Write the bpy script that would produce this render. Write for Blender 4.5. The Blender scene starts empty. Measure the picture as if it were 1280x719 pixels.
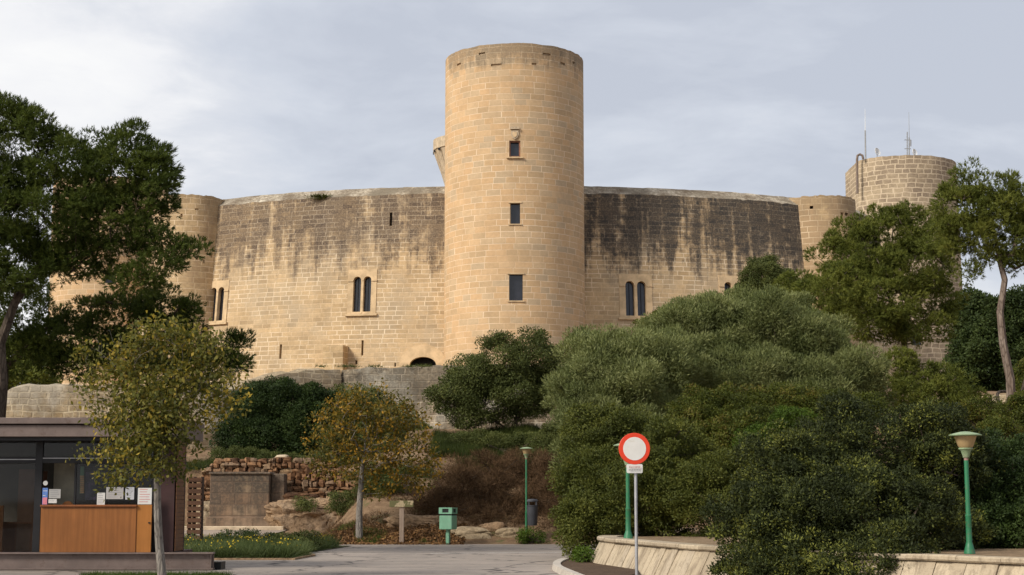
import bpy, bmesh, math, random
import numpy as np
from mathutils import Vector, Matrix
random.seed(7); RNG = np.random.default_rng(11)
R = math.radians; PI = math.pi
scene = bpy.context.scene
COL = scene.collection
F = 2000.0; PITCH = math.atan(266.5 / F); CH = 1.6
CP, SP = math.cos(PITCH), math.sin(PITCH)

def P(px, py, Y):
    dx = (px - 640) / F; dv = (359.5 - py) / F
    dy = CP - dv * SP; dz = SP + dv * CP
    t = Y / dy
    return Vector((dx * t, Y, CH + dz * t))
def PG(px, py, z=0.0):
    dx = (px - 640) / F; dv = (359.5 - py) / F
    dy = CP - dv * SP; dz = SP + dv * CP
    t = (z - CH) / dz
    return Vector((dx * t, dy * t, z))

# ------------------------------------------------------------------ objects
def tag(o, label=None, cat=None, group=None, kind=None):
    if label: o['label'] = label
    if cat: o['category'] = cat
    if group: o['group'] = group
    if kind: o['kind'] = kind
    return o
def empty(name, loc=(0, 0, 0), rz=0.0, label=None, cat=None, group=None, kind=None):
    o = bpy.data.objects.new(name, None); COL.objects.link(o)
    o.location = loc; o.rotation_euler = (0, 0, rz)
    o.empty_display_size = 0.2
    return tag(o, label, cat, group, kind)
def link(name, me, mats=(), parent=None, world=True):
    o = bpy.data.objects.new(name, me); COL.objects.link(o)
    for m in (mats if isinstance(mats, (list, tuple)) else [mats]): me.materials.append(m)
    if parent is not None:
        o.parent = parent
        if world:   # geometry is given in world coordinates: move it into the parent's frame
            par = parent; M = Matrix.Identity(4)
            while par is not None:
                M = Matrix.LocRotScale(par.location, par.rotation_euler, None) @ M
                par = par.parent
            me.transform(M.inverted())
    return o
def copy_tree(o, parent=None):
    c = o.copy(); COL.objects.link(c); c.parent = parent
    for ch in list(o.children): copy_tree(ch, c)
    return c

# ------------------------------------------------------------------ meshes
class MB:
    """collects shapes; becomes one mesh"""
    def __init__(s): s.v = []; s.f = []; s.m = []; s.uv = []
    def add(s, vs, fs, m=0):
        b = len(s.v); s.v += [tuple(v) for v in vs]
        for f in fs: s.f.append(tuple(b + i for i in f)); s.m.append(m)
    def box(s, lo, hi, m=0, M=None, taper=None):
        x0, y0, z0 = lo; x1, y1, z1 = hi
        vs = [Vector(p) for p in ((x0,y0,z0),(x1,y0,z0),(x1,y1,z0),(x0,y1,z0),(x0,y0,z1),(x1,y0,z1),(x1,y1,z1),(x0,y1,z1))]
        if M is not None: vs = [M @ v for v in vs]
        s.add(vs, [(0,3,2,1),(4,5,6,7),(0,1,5,4),(1,2,6,5),(2,3,7,6),(3,0,4,7)], m)
    def lathe(s, prof, n=24, c=(0, 0, 0), m=0, M=None, caps=True):
        vs = []
        for r, z in prof:
            for k in range(n):
                a = 2 * PI * k / n; v = Vector((c[0] + r * math.cos(a), c[1] + r * math.sin(a), c[2] + z))
                vs.append(M @ v if M is not None else v)
        fs = []
        for i in range(len(prof) - 1):
            for k in range(n):
                fs.append((i*n+k, i*n+(k+1) % n, (i+1)*n+(k+1) % n, (i+1)*n+k))
        if caps:
            fs.append(tuple(range(n))[::-1]); fs.append(tuple(range((len(prof)-1)*n, len(prof)*n)))
        s.add(vs, fs, m)
    def tube(s, pts, rads, n=8, m=0):
        pts = [Vector(p) for p in pts]; vs = []; up = None
        for i, p in enumerate(pts):
            d = (pts[min(i+1, len(pts)-1)] - pts[max(i-1, 0)]).normalized()
            a = d.orthogonal().normalized() if up is None else (up - d * up.dot(d)).normalized()
            up = a; b = d.cross(a)
            r = rads[i] if isinstance(rads, (list, tuple)) else rads
            for k in range(n):
                t = 2 * PI * k / n; vs.append(p + (a * math.cos(t) + b * math.sin(t)) * r)
        fs = []
        for i in range(len(pts) - 1):
            for k in range(n): fs.append((i*n+k, i*n+(k+1) % n, (i+1)*n+(k+1) % n, (i+1)*n+k))
        fs.append(tuple(range(n))[::-1]); fs.append(tuple(range((len(pts)-1)*n, len(pts)*n)))
        s.add(vs, fs, m)
    def mesh(s, name, smooth=False, bevel=0):
        me = bpy.data.meshes.new(name); me.from_pydata(s.v, [], s.f)
        me.polygons.foreach_set('material_index', s.m)
        if bevel:
            bm = bmesh.new(); bm.from_mesh(me)
            bmesh.ops.bevel(bm, geom=[e for e in bm.edges if len(e.link_faces) == 2 and e.calc_face_angle(0) > 0.6], offset=bevel, segments=1, affect='EDGES')
            bm.to_mesh(me); bm.free()
        if smooth:
            me.polygons.foreach_set('use_smooth', [True] * len(me.polygons))
            me.set_sharp_from_angle(angle=R(40))
        me.update(); return me
    def build(s, name, mats, parent=None, smooth=False, bevel=0, world=True):
        return link(name, s.mesh(name, smooth, bevel), mats, parent, world)

def fast_mesh(name, V, nper, attrs=None, smooth=False):
    """V (n*nper,3): every nper vertices one face"""
    V = np.ascontiguousarray(V, dtype=np.float32); nv = len(V); nf = nv // nper
    me = bpy.data.meshes.new(name)
    me.vertices.add(nv); me.vertices.foreach_set('co', V.ravel())
    me.loops.add(nv); me.loops.foreach_set('vertex_index', np.arange(nv, dtype=np.int32))
    me.polygons.add(nf); me.polygons.foreach_set('loop_start', np.arange(0, nv, nper, dtype=np.int32))
    try: me.polygons.foreach_set('loop_total', np.full(nf, nper, dtype=np.int32))
    except Exception: pass
    for k, a in (attrs or {}).items():
        at = me.attributes.new(k, 'FLOAT', 'POINT'); at.data.foreach_set('value', np.repeat(a, nper).astype(np.float32))
    me.update(calc_edges=True); return me

# ------------------------------------------------------------------ materials
class NT:
    def __init__(s, name):
        s.mat = bpy.data.materials.new(name); s.mat.use_nodes = True
        s.t = s.mat.node_tree; s.t.nodes.clear()
        s.out = s.t.nodes.new('ShaderNodeOutputMaterial')
    def n(s, typ, ins=None, **props):
        nd = s.t.nodes.new('ShaderNode' + typ)
        for k, v in props.items(): setattr(nd, k, v)
        for k, v in (ins or {}).items():
            sk = nd.inputs[k]
            if hasattr(v, 'is_linked') or isinstance(v, bpy.types.NodeSocket): s.t.links.new(v, sk)
            else:
                if sk.type == 'RGBA' and len(v) == 3: v = (*v, 1)
                sk.default_value = v
        return nd
    def math(s, op, a, b=0.0, c=None, clamp=False):
        ins = {0: a, 1: b}
        if c is not None: ins[2] = c
        return s.n('Math', ins, operation=op, use_clamp=clamp).outputs[0]
    def mix(s, fac, a, b, mode='MIX'):
        return s.n('Mix', {0: fac, 6: a, 7: b}, data_type='RGBA', blend_type=mode).outputs[2]
    def ramp(s, fac, stops, interp='LINEAR'):
        nd = s.n('ValToRGB', {0: fac}); cr = nd.color_ramp; cr.interpolation = interp
        while len(cr.elements) < len(stops): cr.elements.new(0.5)
        for e, (p, c) in zip(cr.elements, stops):
            e.position = p; e.color = (*c, 1) if not isinstance(c, (int, float)) else (c, c, c, 1)
        return nd.outputs[0]
    def noise(s, vec, scale, detail=4, rough=.55, out=0):
        return s.n('TexNoise', {'Vector': vec, 'Scale': scale, 'Detail': detail, 'Roughness': rough}).outputs[out]
    def mapr(s, v, a, b, c=0.0, d=1.0):
        return s.n('MapRange', {0: v, 1: a, 2: b, 3: c, 4: d}, interpolation_type='SMOOTHSTEP').outputs[0]
    def pos(s): return s.n('NewGeometry').outputs['Position']
    def bsdf(s, color, rough=.8, metallic=0, bump=None, bs=.4, bd=.02, spec=.3, extra=None):
        ins = {'Base Color': color, 'Roughness': rough, 'Metallic': metallic, 'Specular IOR Level': spec}
        if bump is not None:
            ins['Normal'] = s.n('Bump', {'Height': bump, 'Strength': bs, 'Distance': bd}).outputs[0]
        ins.update(extra or {})
        b = s.n('BsdfPrincipled', ins)
        s.t.links.new(b.outputs[0], s.out.inputs[0]); return s.mat

def plain(name, col, rough=.6, metallic=0, var=.15, scale=4, bump=.3, bd=.003, spec=.4, dirt=None):
    """painted or cast surface with mottling"""
    n = NT(name); tc = n.n('TexCoord').outputs['Object']
    a = n.noise(tc, scale, 6, .6); b = n.noise(tc, scale * 9, 3)
    c = n.mix(n.mapr(a, .3, .7), tuple(x * (1 - var) for x in col), tuple(min(1, x * (1 + var)) for x in col))
    if dirt:
        c = n.mix(n.mapr(n.noise(tc, scale * 2.3, 8, .7), .52, .7, 0, .8), c, dirt)
    return n.bsdf(c, n.mapr(b, .2, .8, max(0, rough - .1), min(1, rough + .1)), metallic, b, bump, bd, spec)

def wood(name, c1, c2, rough=.5, axis='Z', spec=.3):
    n = NT(name); tc = n.n('TexCoord').outputs['Object']
    sc = {'Z': (14, 14, .7), 'X': (.7, 14, 14)}[axis]
    m = n.n('Mapping', {'Vector': tc, 'Scale': sc}).outputs[0]
    a = n.noise(m, 1.0, 6, .65); b = n.noise(tc, 1.3, 3)
    c = n.mix(n.mapr(a, .3, .7), c1, c2); c = n.mix(n.mapr(b, .3, .7, 0, .35), c, tuple(x * .6 for x in c1))
    return n.bsdf(c, rough, 0, a, .2, .003, spec)

def leafmat(name, stops, trans=.3, rough=.5, spec=.3, nsc=.5):
    spec = spec * .5; rough = max(rough, .58); stops = [(p, (c[0] * 1.06, c[1], c[2] * .85)) for p, c in stops]
    n = NT(name)
    g = n.n('NewGeometry'); rnd = g.outputs['Random Per Island']
    tone = n.n('Attribute', attribute_name='tone').outputs['Fac']
    nz = n.noise(g.outputs['Position'], nsc, 2)
    f = n.math('ADD', n.math('MULTIPLY', rnd, .40), n.math('MULTIPLY', tone, .42))
    f = n.math('ADD', f, n.math('MULTIPLY', n.math('SUBTRACT', nz, .3), .5), clamp=True)
    c = n.ramp(f, stops)
    p = n.n('BsdfPrincipled', {'Base Color': c, 'Roughness': rough, 'Specular IOR Level': spec})
    t = n.n('BsdfTranslucent', {'Color': n.mix(1.0, c, (1.0, 1.0, .6), 'MULTIPLY')})
    m = n.n('MixShader', {0: trans, 1: p.outputs[0], 2: t.outputs[0]})
    n.t.links.new(m.outputs[0], n.out.inputs[0]); return n.mat

def bark(name, c1, c2, scale=6):
    n = NT(name); tc = n.pos()
    m = n.n('Mapping', {'Vector': tc, 'Scale': (1, 1, .25)}).outputs[0]
    a = n.noise(m, scale, 6, .7)
    v = n.n('TexVoronoi', {'Vector': m, 'Scale': scale * 1.6}, feature='DISTANCE_TO_EDGE').outputs[0]
    c = n.mix(n.mapr(a, .35, .65), c1, c2)
    c = n.mix(n.mapr(v, 0, .12, .6, 0), c, tuple(x * .4 for x in c1))
    return n.bsdf(c, .9, 0, n.math('ADD', n.math('MULTIPLY', v, 1.5), a), .8, .02, .1)

def stone(name, cols, mortar, bw, bh, ms=.03, mvis=(.3, .6), patina=None, pat=(.5, .7, .5),
          stain=None, bump=.5, joints=.8, coord='UV', rowshift=True, grain=.16, distort=.05, extra_dark=None):
    """coursed ashlar: u runs along the wall, v is the height, both in metres"""
    n = NT(name)
    uv = n.n('TexCoord').outputs['UV'] if coord == 'UV' else n.n('TexCoord').outputs['Object']
    pos = n.pos()
    nz = n.noise(pos, 1.1, 3, .5, 1)
    dis = n.n('VectorMath', {0: n.n('VectorMath', {0: nz, 1: (.5, .5, .5)}, operation='SUBTRACT').outputs[0], 1: (distort * 2, distort * 1.2, 0)}, operation='MULTIPLY').outputs[0]
    uvd = n.n('VectorMath', {0: uv, 1: dis}, operation='ADD').outputs[0]
    s = n.n('SeparateXYZ', {0: uvd})
    row = n.math('FLOOR', n.math('DIVIDE', s.outputs[1], bh))
    wn = n.n('TexWhiteNoise', {'W': row}, noise_dimensions='1D').outputs[0]
    # stretch u per row so block lengths differ from course to course
    st = n.math('ADD', .8, n.math('MULTIPLY', wn, .5))
    u2 = n.math('ADD', n.math('MULTIPLY', s.outputs[0], st), n.math('MULTIPLY', wn, 37.3)) if rowshift else s.outputs[0]
    # and inside the row, by a slow wave
    wv = n.n('TexNoise', {'Vector': n.n('CombineXYZ', {0: n.math('MULTIPLY', s.outputs[0], .6), 1: n.math('MULTIPLY', row, 7.7)}).outputs[0], 'Scale': 1.0, 'Detail': 1})
    u3 = n.math('ADD', u2, n.math('MULTIPLY', wv.outputs[0], .9)) if rowshift else u2
    bv = n.n('CombineXYZ', {0: u3, 1: s.outputs[1]}).outputs[0]
    br = n.n('TexBrick', {'Vector': bv, 'Scale': 1.0, 'Mortar Size': ms, 'Mortar Smooth': .35, 'Bias': 0.0, 'Brick Width': bw, 'Row Height': bh,
                          'Color1': (0, 0, 0), 'Color2': (1, 1, 1), 'Mortar': (.5, .5, .5)}, offset=.5, offset_frequency=2, squash=1.0)
    rb = n.n('RGBToBW', {0: br.outputs[0]}).outputs[0]
    big = n.noise(pos, .13, 4, .6); mid = n.noise(pos, .7, 5, .65); fine = n.noise(pos, 5, 6, .7)
    k = n.math('ADD', n.math('MULTIPLY', rb, .72), n.math('MULTIPLY', big, .3), clamp=True)
    ns = len(cols)
    c = n.ramp(k, [((i + .3) / ns, cc) for i, cc in enumerate(cols)])
    # weathered light/dark mottling
    c = n.mix(n.mapr(mid, .3, .7, 0, 1), n.mix(grain * 1.5, c, (.09, .06, .035)), c)
    c = n.mix(n.mapr(fine, .25, .75, grain * 1.6, 0), c, (.11, .075, .045))
    if patina is not None:
        c = n.mix(n.mapr(n.noise(pos, .22, 6, .7), pat[0], pat[1], 0, pat[2]), c, patina)
    # mortar, worn away in places
    mv = n.math('MULTIPLY', br.outputs[1], n.mapr(n.noise(pos, .45, 4, .6), mvis[0], mvis[1], .12, joints))
    c = n.mix(mv, c, mortar)
    if stain is not None:
        for sd in (stain if isinstance(stain, list) else [stain]):
            z0, z1, amt, scol, sx0, sx1 = sd
            sp = n.n('SeparateXYZ', {0: pos}); suv = n.n('SeparateXYZ', {0: uv})
            sv = n.n('CombineXYZ', {0: suv.outputs[0], 1: n.math('MULTIPLY', suv.outputs[1], .07)}).outputs[0]
            s1 = n.noise(sv, .75, 5, .6); s2 = n.noise(sv, 2.6, 4, .6)
            h = n.mapr(sp.outputs[2], z0, z1, 0, 1)
            m = n.math('ADD', h, n.math('MULTIPLY', n.math('SUBTRACT', s1, .5), 2.9))
            m = n.math('ADD', m, n.math('MULTIPLY', n.math('SUBTRACT', s2, .5), 1.3))
            m = n.math('ADD', m, n.math('MULTIPLY', n.math('SUBTRACT', n.noise(pos, 1.6, 5, .7), .5), 1.9))
            m = n.math('MULTIPLY', n.mapr(m, .12, .98), n.mapr(h, .0, .35))
            if sx0 is not None:
                m = n.math('MULTIPLY', m, n.mapr(sp.outputs[0], sx0, sx1))
            m = n.math('MULTIPLY', m, n.mapr(n.noise(pos, 9, 4, .75), .34, .58, .62, 1.0))
            m = n.math('MULTIPLY', m, n.math('ADD', .74, n.math('MULTIPLY', rb, .26)))
            m = n.math('MULTIPLY', m, n.math('SUBTRACT', 1.0, n.math('MULTIPLY', mv, .28)))
            c = n.mix(n.math('MULTIPLY', m, amt), c, scol)
    hgt = n.math('ADD', n.math('MULTIPLY', br.outputs[1], -.8), n.math('ADD', n.math('MULTIPLY', fine, .7), n.math('MULTIPLY', rb, .35)))
    return n.bsdf(c, .92, 0, hgt, bump, .04, .1)

S1 = [(.30, .20, .115), (.43, .285, .16), (.50, .33, .185), (.46, .34, .21), (.40, .26, .14)]
GREY = (.30, .26, .20)
M = {}
M['tower'] = stone('tower ashlar', [(.51, .375, .23), (.60, .41, .23), (.66, .44, .245), (.64, .455, .27), (.54, .41, .265)], (.86, .71, .52), .98, .44, .026, (.3, .62),
                   patina=(.46, .36, .24), pat=(.5, .72, .4), stain=(32.0, 34.7, .85, (.19, .15, .105), None, None), joints=.6, grain=.1)
M['curtain'] = stone('curtain wall ashlar', [(.43, .31, .18), (.60, .43, .245), (.70, .50, .285), (.67, .49, .29), (.53, .375, .21)], (.88, .74, .54), .78, .35, .032, (.38, .6),
                     patina=(.40, .33, .24), pat=(.42, .66, .5),
                     stain=[(16.3, 23.4, 1.0, (.10, .075, .06), None, None), (16.6, 23.0, .93, (.055, .052, .048), 1.5, 5.0)], joints=.62, grain=.16)
M['turret'] = stone('turret stone', [(.46, .325, .18), (.62, .445, .25), (.70, .51, .29), (.56, .385, .205)], (.80, .64, .44), .85, .45, .035, (.4, .65),
                    patina=(.36, .25, .15), pat=(.46, .62, .8), stain=(22.0, 25.5, .5, (.22, .17, .11), None, None), joints=.7, grain=.2)
M['keep'] = stone('keep masonry', [(.27, .21, .15), (.38, .30, .215), (.46, .36, .25), (.32, .25, .185), (.42, .33, .23)], (.64, .52, .37), .82, .47, .06, (.2, .5),
                  patina=(.50, .395, .26), pat=(.42, .62, .75), joints=.7, grain=.22, distort=.22)
M['coping'] = stone('lichen grey coping stone', [(.60, .53, .42), (.68, .61, .49), (.72, .64, .50)], (.3, .25, .19), .8, .45, .03, (.4, .6),
                    patina=(.20, .17, .125), pat=(.50, .64, .85), grain=.55, bump=1.0)
M['scarp'] = stone('grey lichen covered masonry', [(.36, .29, .20), (.48, .385, .26), (.54, .43, .29), (.42, .34, .24)], (.62, .53, .40), .8, .42, .04, (.35, .6),
                   patina=(.56, .52, .43), pat=(.5, .62, .7), stain=[(2.5, 9.4, .85, (.10, .09, .072), None, None)], grain=.5, joints=.6, bump=1.0, distort=.16)
M['oldwall'] = stone('sandy weathered masonry', [(.46, .34, .19), (.57, .43, .25), (.62, .48, .30), (.52, .38, .21)], (.74, .62, .42), .62, .36, .05, (.35, .6),
                     patina=(.56, .50, .40), pat=(.5, .64, .7), stain=[(5.0, 8.6, .7, (.20, .165, .12), None, None)], grain=.35, joints=.5, bump=.9, distort=.2)
M['fountain'] = stone('stained ashlar facing', [(.36, .22, .14), (.42, .27, .17), (.38, .25, .17), (.46, .33, .21)], (.15, .10, .07), .72, .48, .03, (.2, .4),
                      patina=(.28, .22, .16), pat=(.45, .65, .5), stain=[(-.3, 2.4, 1.0, (.075, .062, .05), None, None)], grain=.25, joints=.6)
M['surround'] = plain('dressed window stone', (.58, .425, .255), .85, 0, .2, 1.5, .4, .01, .1)
M['surround_grey'] = plain('pale weathered stone', (.50, .40, .28), .85, 0, .2, 2, .5, .02, .1, dirt=(.25, .19, .13))
M['dark'] = plain('dark interior', (.015, .015, .016), .9, 0, .2, 2)
M['pane'] = plain('dark window glass', (.02, .022, .03), .12, 0, .2, 2, .0, .001, .6)
M['redwood'] = plain('reddish timber window frame', (.25, .11, .06), .6)

def rockmat(name, cols, bump=.9, bd=.08, sc=1.4, joints=None):
    n = NT(name); p = n.pos()
    a = n.noise(p, sc, 8, .65); b = n.noise(p, sc * 5, 6, .7); isl = n.n('NewGeometry').outputs['Random Per Island']
    k = n.math('ADD', n.math('MULTIPLY', a, .6), n.math('MULTIPLY', isl, .4))
    c = n.ramp(k, [(.25 + .5 * i / (len(cols) - 1), cc) for i, cc in enumerate(cols)])
    c = n.mix(n.mapr(b, .35, .6, .55, 0), c, tuple(x * .35 for x in cols[0]))
    return n.bsdf(c, .95, 0, n.math('ADD', a, n.math('MULTIPLY', b, .5)), bump, bd, .1)
M['rubble'] = rockmat('reddish rubble stone', [(.08, .045, .028), (.20, .105, .055), (.32, .175, .09), (.22, .15, .10), (.38, .25, .14)], .9, .05)
M['rock'] = rockmat('brown bedrock', [(.17, .11, .07), (.30, .20, .12), (.38, .26, .16), (.27, .2, .14)], 1, .12)
M['sandrock'] = rockmat('sandy bedrock', [(.24, .18, .115), (.34, .26, .165), (.40, .32, .22)], 1, .1)

# ------------------------------------------------------------------ world, sun, camera
cam = bpy.data.cameras.new('camera'); co = bpy.data.objects.new('camera', cam); COL.objects.link(co)
cam.sensor_width = 36; cam.lens = F / 1280 * 36; cam.clip_end = 6000; cam.clip_start = .1
co.location = (0, 0, CH); co.rotation_euler = (PI / 2 + PITCH, 0, 0); scene.camera = co
SUN_AZ, SUN_EL = R(52), R(36)            # azimuth left of straight behind the camera
sd = Vector((-math.sin(SUN_AZ) * math.cos(SUN_EL), -math.cos(SUN_AZ) * math.cos(SUN_EL), math.sin(SUN_EL)))
sl = bpy.data.lights.new('sun', 'SUN'); sl.energy = 2.6; sl.angle = R(14); sl.color = (1.0, .93, .82)
so = bpy.data.objects.new('sun', sl); COL.objects.link(so); so.rotation_euler = sd.to_track_quat('Z', 'Y').to_euler()
w = bpy.data.worlds.new('World'); scene.world = w; w.use_nodes = True
wt = w.node_tree; wt.nodes.clear()
class WN(NT):
    def __init__(s, tree): s.t = tree
wn = WN(wt)
sky = wn.n('TexSky', sky_type='NISHITA', sun_disc=False, sun_elevation=SUN_EL, sun_rotation=math.atan2(sd.x, sd.y), air_density=1.2, dust_density=2.0)
tc = wn.n('TexCoord').outputs['Generated']
sp = wn.n('SeparateXYZ', {0: tc})
den = wn.math('ADD', wn.math('MAXIMUM', sp.outputs[2], 0.0), .30)
cv = wn.n('CombineXYZ', {0: wn.math('DIVIDE', sp.outputs[0], den), 1: wn.math('DIVIDE', sp.outputs[1], den), 2: 0.0}).outputs[0]
cvw = wn.n('VectorMath', {0: cv, 1: wn.n('VectorMath', {0: wn.noise(cv, 1.2, 3, .5, 1), 1: (.35, .35, 0)}, operation='MULTIPLY').outputs[0]}, operation='ADD').outputs[0]
mp = wn.n('Mapping', {'Vector': cvw, 'Rotation': (0, 0, R(-28)), 'Location': (12.46, 14.84, 0), 'Scale': (.9, 1.35, 1)}).outputs[0]
c1 = wn.noise(mp, 1.15, 9, .56); c2 = wn.noise(mp, 3.1, 8, .6)
lightcl = wn.math('ADD', wn.math('MULTIPLY', c1, .75), wn.math('MULTIPLY', c2, .25))
lightcl = wn.math('ADD', lightcl, wn.math('MULTIPLY', sp.outputs[0], -.22))   # brighter towards the west, as the sun side is
cc = wn.ramp(lightcl, [(.41, (4.0, 4.25, 4.85)), (.47, (4.7, 4.95, 5.5)), (.52, (5.4, 5.55, 5.95)), (.57, (6.6, 6.6, 6.75)), (.63, (7.2, 7.15, 7.1))])
mixc = wn.mix(.93, sky.outputs[0], cc)
bg = wn.n('Background', {0: mixc, 1: .1})
wo = wn.n('OutputWorld', {0: bg.outputs[0]})
vs = scene.view_settings; vs.view_transform = 'Standard'; vs.look = 'None'; vs.exposure = 0.5; vs.gamma = 1; vs.use_curve_mapping = False
cy = scene.cycles; cy.use_denoising = True; cy.max_bounces = 6; cy.diffuse_bounces = 3; cy.glossy_bounces = 3; cy.transmission_bounces = 4; cy.transparent_max_bounces = 12
cy.use_adaptive_sampling = True; cy.adaptive_threshold = .02; cy.caustics_reflective = False; cy.caustics_refractive = False
scene.render.use_persistent_data = False

# ------------------------------------------------------------------ terrain
def sstep(a, b, x):
    t = np.clip((np.asarray(x, float) - a) / (b - a), 0, 1); return t * t * (3 - 2 * t)
def vnoise(x, y, s, seed=0):
    x = np.asarray(x, float) / s; y = np.asarray(y, float) / s
    xi = np.floor(x); yi = np.floor(y); fx = x - xi; fy = y - yi
    def h(a, b): 
        v = np.sin(a * 127.1 + b * 311.7 + seed * 74.7) * 43758.5453; return v - np.floor(v)
    fx = fx * fx * (3 - 2 * fx); fy = fy * fy * (3 - 2 * fy)
    return (h(xi, yi) * (1 - fx) + h(xi + 1, yi) * fx) * (1 - fy) + (h(xi, yi + 1) * (1 - fx) + h(xi + 1, yi + 1) * fx) * fy
WX = [(18, 16.5), (22, 11.2), (25.3, 8.25), (27, 7.14), (29.2, 5.6), (31.6, 4.25), (34.5, 3.35), (37.3, 2.75), (39.6, 2.3), (41.2, 2.25), (43, 2.7), (48, 4.2), (60, 7.5)]
def wallx(y): return np.interp(y, [a for a, b in WX], [b for a, b in WX])
def ground(x, y):
    x = np.asarray(x, float); y = np.asarray(y, float)
    emb = np.interp(y, [60.2, 61.2, 66, 76, 96, 99, 103, 200, 400, 900], [0, .35, 2.0, 4.7, 5.8, 5.8, 4.0, 4.0, 2, 0])
    left = np.interp(y, [58, 70, 71.4, 72.2, 88, 92, 98, 200, 400, 900], [0, .4, .45, 3.1, 4.2, 4.5, 4.0, 4.0, 2, 0])
    right = np.interp(y, [46, 52, 60, 80, 100, 170, 300, 500, 900], [0, .9, 2.4, 6.0, 8.3, 9.5, 6, 2, 0])
    a = sstep(-7.8, -5.6, x); r = sstep(3, 8, x)
    z = left * (1 - a) + emb * a
    z = z * (1 - r) + right * r
    n = (vnoise(x, y, 2.3, 1) - .5) * .5 + (vnoise(x, y, .8, 2) - .5) * .22
    z = z + n * np.clip(z / 1.5, 0, 1)
    return z
def gz(x, y): return float(ground(x, y))
def build_terrain():
    xs = np.concatenate([[-3000, -1200, -500, -200, -110, -70, -50, -40], np.arange(-34, 34.01, .5), [40, 50, 70, 110, 200, 500, 1200, 3000]])
    ys = np.concatenate([[-3000, -1000, -300, -100, -40, 0, 15], np.arange(20, 110.01, .5), [115, 125, 140, 160, 190, 230, 300, 400, 500, 700, 900, 1500, 3500]])
    X, Y = np.meshgrid(xs, ys); Z = ground(X, Y) - .01
    V = np.stack([X, Y, Z], -1).reshape(-1, 3); nx = len(xs)
    fs = [(j*nx+i, j*nx+i+1, (j+1)*nx+i+1, (j+1)*nx+i) for j in range(len(ys)-1) for i in range(nx-1)]
    me = bpy.data.meshes.new('ground'); me.from_pydata(V.tolist(), [], fs)
    me.polygons.foreach_set('use_smooth', [True] * len(fs))
    n = NT('earth, dry grass and leaf litter'); p = n.pos()
    a = n.noise(p, .5, 7, .65); b = n.noise(p, 3, 7, .7); d = n.noise(p, 22, 4, .7)
    c = n.mix(n.mapr(a, .35, .65), (.17, .11, .065), (.26, .175, .105))
    c = n.mix(n.mapr(b, .42, .6, 0, .7), c, (.12, .075, .045))
    c = n.mix(n.mapr(d, .55, .7, 0, .6), c, (.38, .26, .15))
    c = n.mix(n.mapr(n.noise(p, .9, 6, .7), .55, .66, 0, .75), c, (.07, .085, .03))
    m = n.bsdf(c, .95, 0, n.math('ADD', b, n.math('MULTIPLY', d, .4)), .9, .06, .1)
    tag(link('ground', me, m), 'bare brown earth and embankment below the castle', kind='structure')
build_terrain()

def sheet(name, poly, z, mat, label=None, sub=None):
    """flat sheet from an outline"""
    bm = bmesh.new(); vs_ = [bm.verts.new((x, y, z)) for x, y in poly]; f = bm.faces.new(vs_)
    if f.normal.z < 0: bmesh.ops.reverse_faces(bm, faces=[f])
    bm.normal_update()
    if bm.faces and bm.faces[:][0].normal.z < 0: bmesh.ops.reverse_faces(bm, faces=bm.faces[:])
    bmesh.ops.triangulate(bm, faces=bm.faces[:])
    me = bpy.data.meshes.new(name); bm.to_mesh(me); bm.free()
    o = link(name, me, mat); return tag(o, label, kind='structure')

def road_mat():
    n = NT('worn asphalt'); p = n.pos()
    a = n.noise(p, .25, 6, .6); b = n.noise(p, 2.2, 7, .7); d = n.noise(p, 45, 3, .6)
    c = n.mix(n.mapr(a, .35, .65), (.25, .215, .185), (.33, .28, .24))
    c = n.mix(n.mapr(b, .45, .62, 0, .5), c, (.40, .33, .27))
    # cracks
    wp = n.n('VectorMath', {0: p, 1: n.n('VectorMath', {0: n.noise(p, .9, 4, .6, 1), 1: (1.6, 1.6, 0)}, operation='MULTIPLY').outputs[0]}, operation='ADD').outputs[0]
    v = n.n('TexVoronoi', {'Vector': wp, 'Scale': .32}, feature='DISTANCE_TO_EDGE').outputs[0]
    c = n.mix(n.math('MULTIPLY', n.mapr(v, 0, .022, 1, 0), n.mapr(a, .35, .5, .45, 1.0)), c, (.045, .038, .034))
    c = n.mix(n.mapr(d, .3, .7, 0, .22), c, (.05, .045, .042))
    pt = n.n('TexVoronoi', {'Vector': n.n('Mapping', {'Vector': p, 'Scale': (.11, .16, 1)}).outputs[0], 'Scale': 1.0}, distance='CHEBYCHEV').outputs['Color']
    c = n.mix(n.mapr(n.n('RGBToBW', {0: pt}).outputs[0], .3, .34, .3, 0), c, (.13, .115, .105))
    # long tyre-worn, oil-darkened strips running across
    mp_ = n.n('Mapping', {'Vector': p, 'Scale': (.05, .8, 1)}).outputs[0]
    c = n.mix(n.mapr(n.noise(mp_, 1.0, 4, .6), .5, .7, 0, .35), c, (.12, .105, .095))
    return n.bsdf(c, .85, 0, d, .4, .006, .3)
M['road'] = road_mat()
rp = [(-60, -20), (-60, 59.2), (-20, 59.4), (-9, 59.7), (-3, 60.0), (3.0, 60.3), (6, 60), (7.6, 58), (5.0, 50), (3.6, 46), (2.6, 41), (2.6, 38.5), (3.6, 34.3), (5.2, 29.2), (8, 24.5), (12, 20), (20, 12), (30, 0), (30, -20)]
sheet('road', rp, 0.0, M['road'], 'worn grey brown asphalt road crossing in front of the embankment')
mk = plain('worn white road paint', (.55, .52, .48), .8, 0, .2, 3, dirt=(.2, .18, .16))
mb = MB(); a, b = PG(538, 692), PG(716, 690.4)
seg = 24
for k in range(seg):
    t0, t1 = k / seg, (k + 1) / seg
    q0, q1 = a.lerp(b, t0), a.lerp(b, t1)
    mb.add([(q0.x, q0.y - .1, .004), (q1.x, q1.y - .1, .004), (q1.x, q1.y + .1, .004), (q0.x, q0.y + .1, .004)], [(0, 1, 2, 3)])
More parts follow.
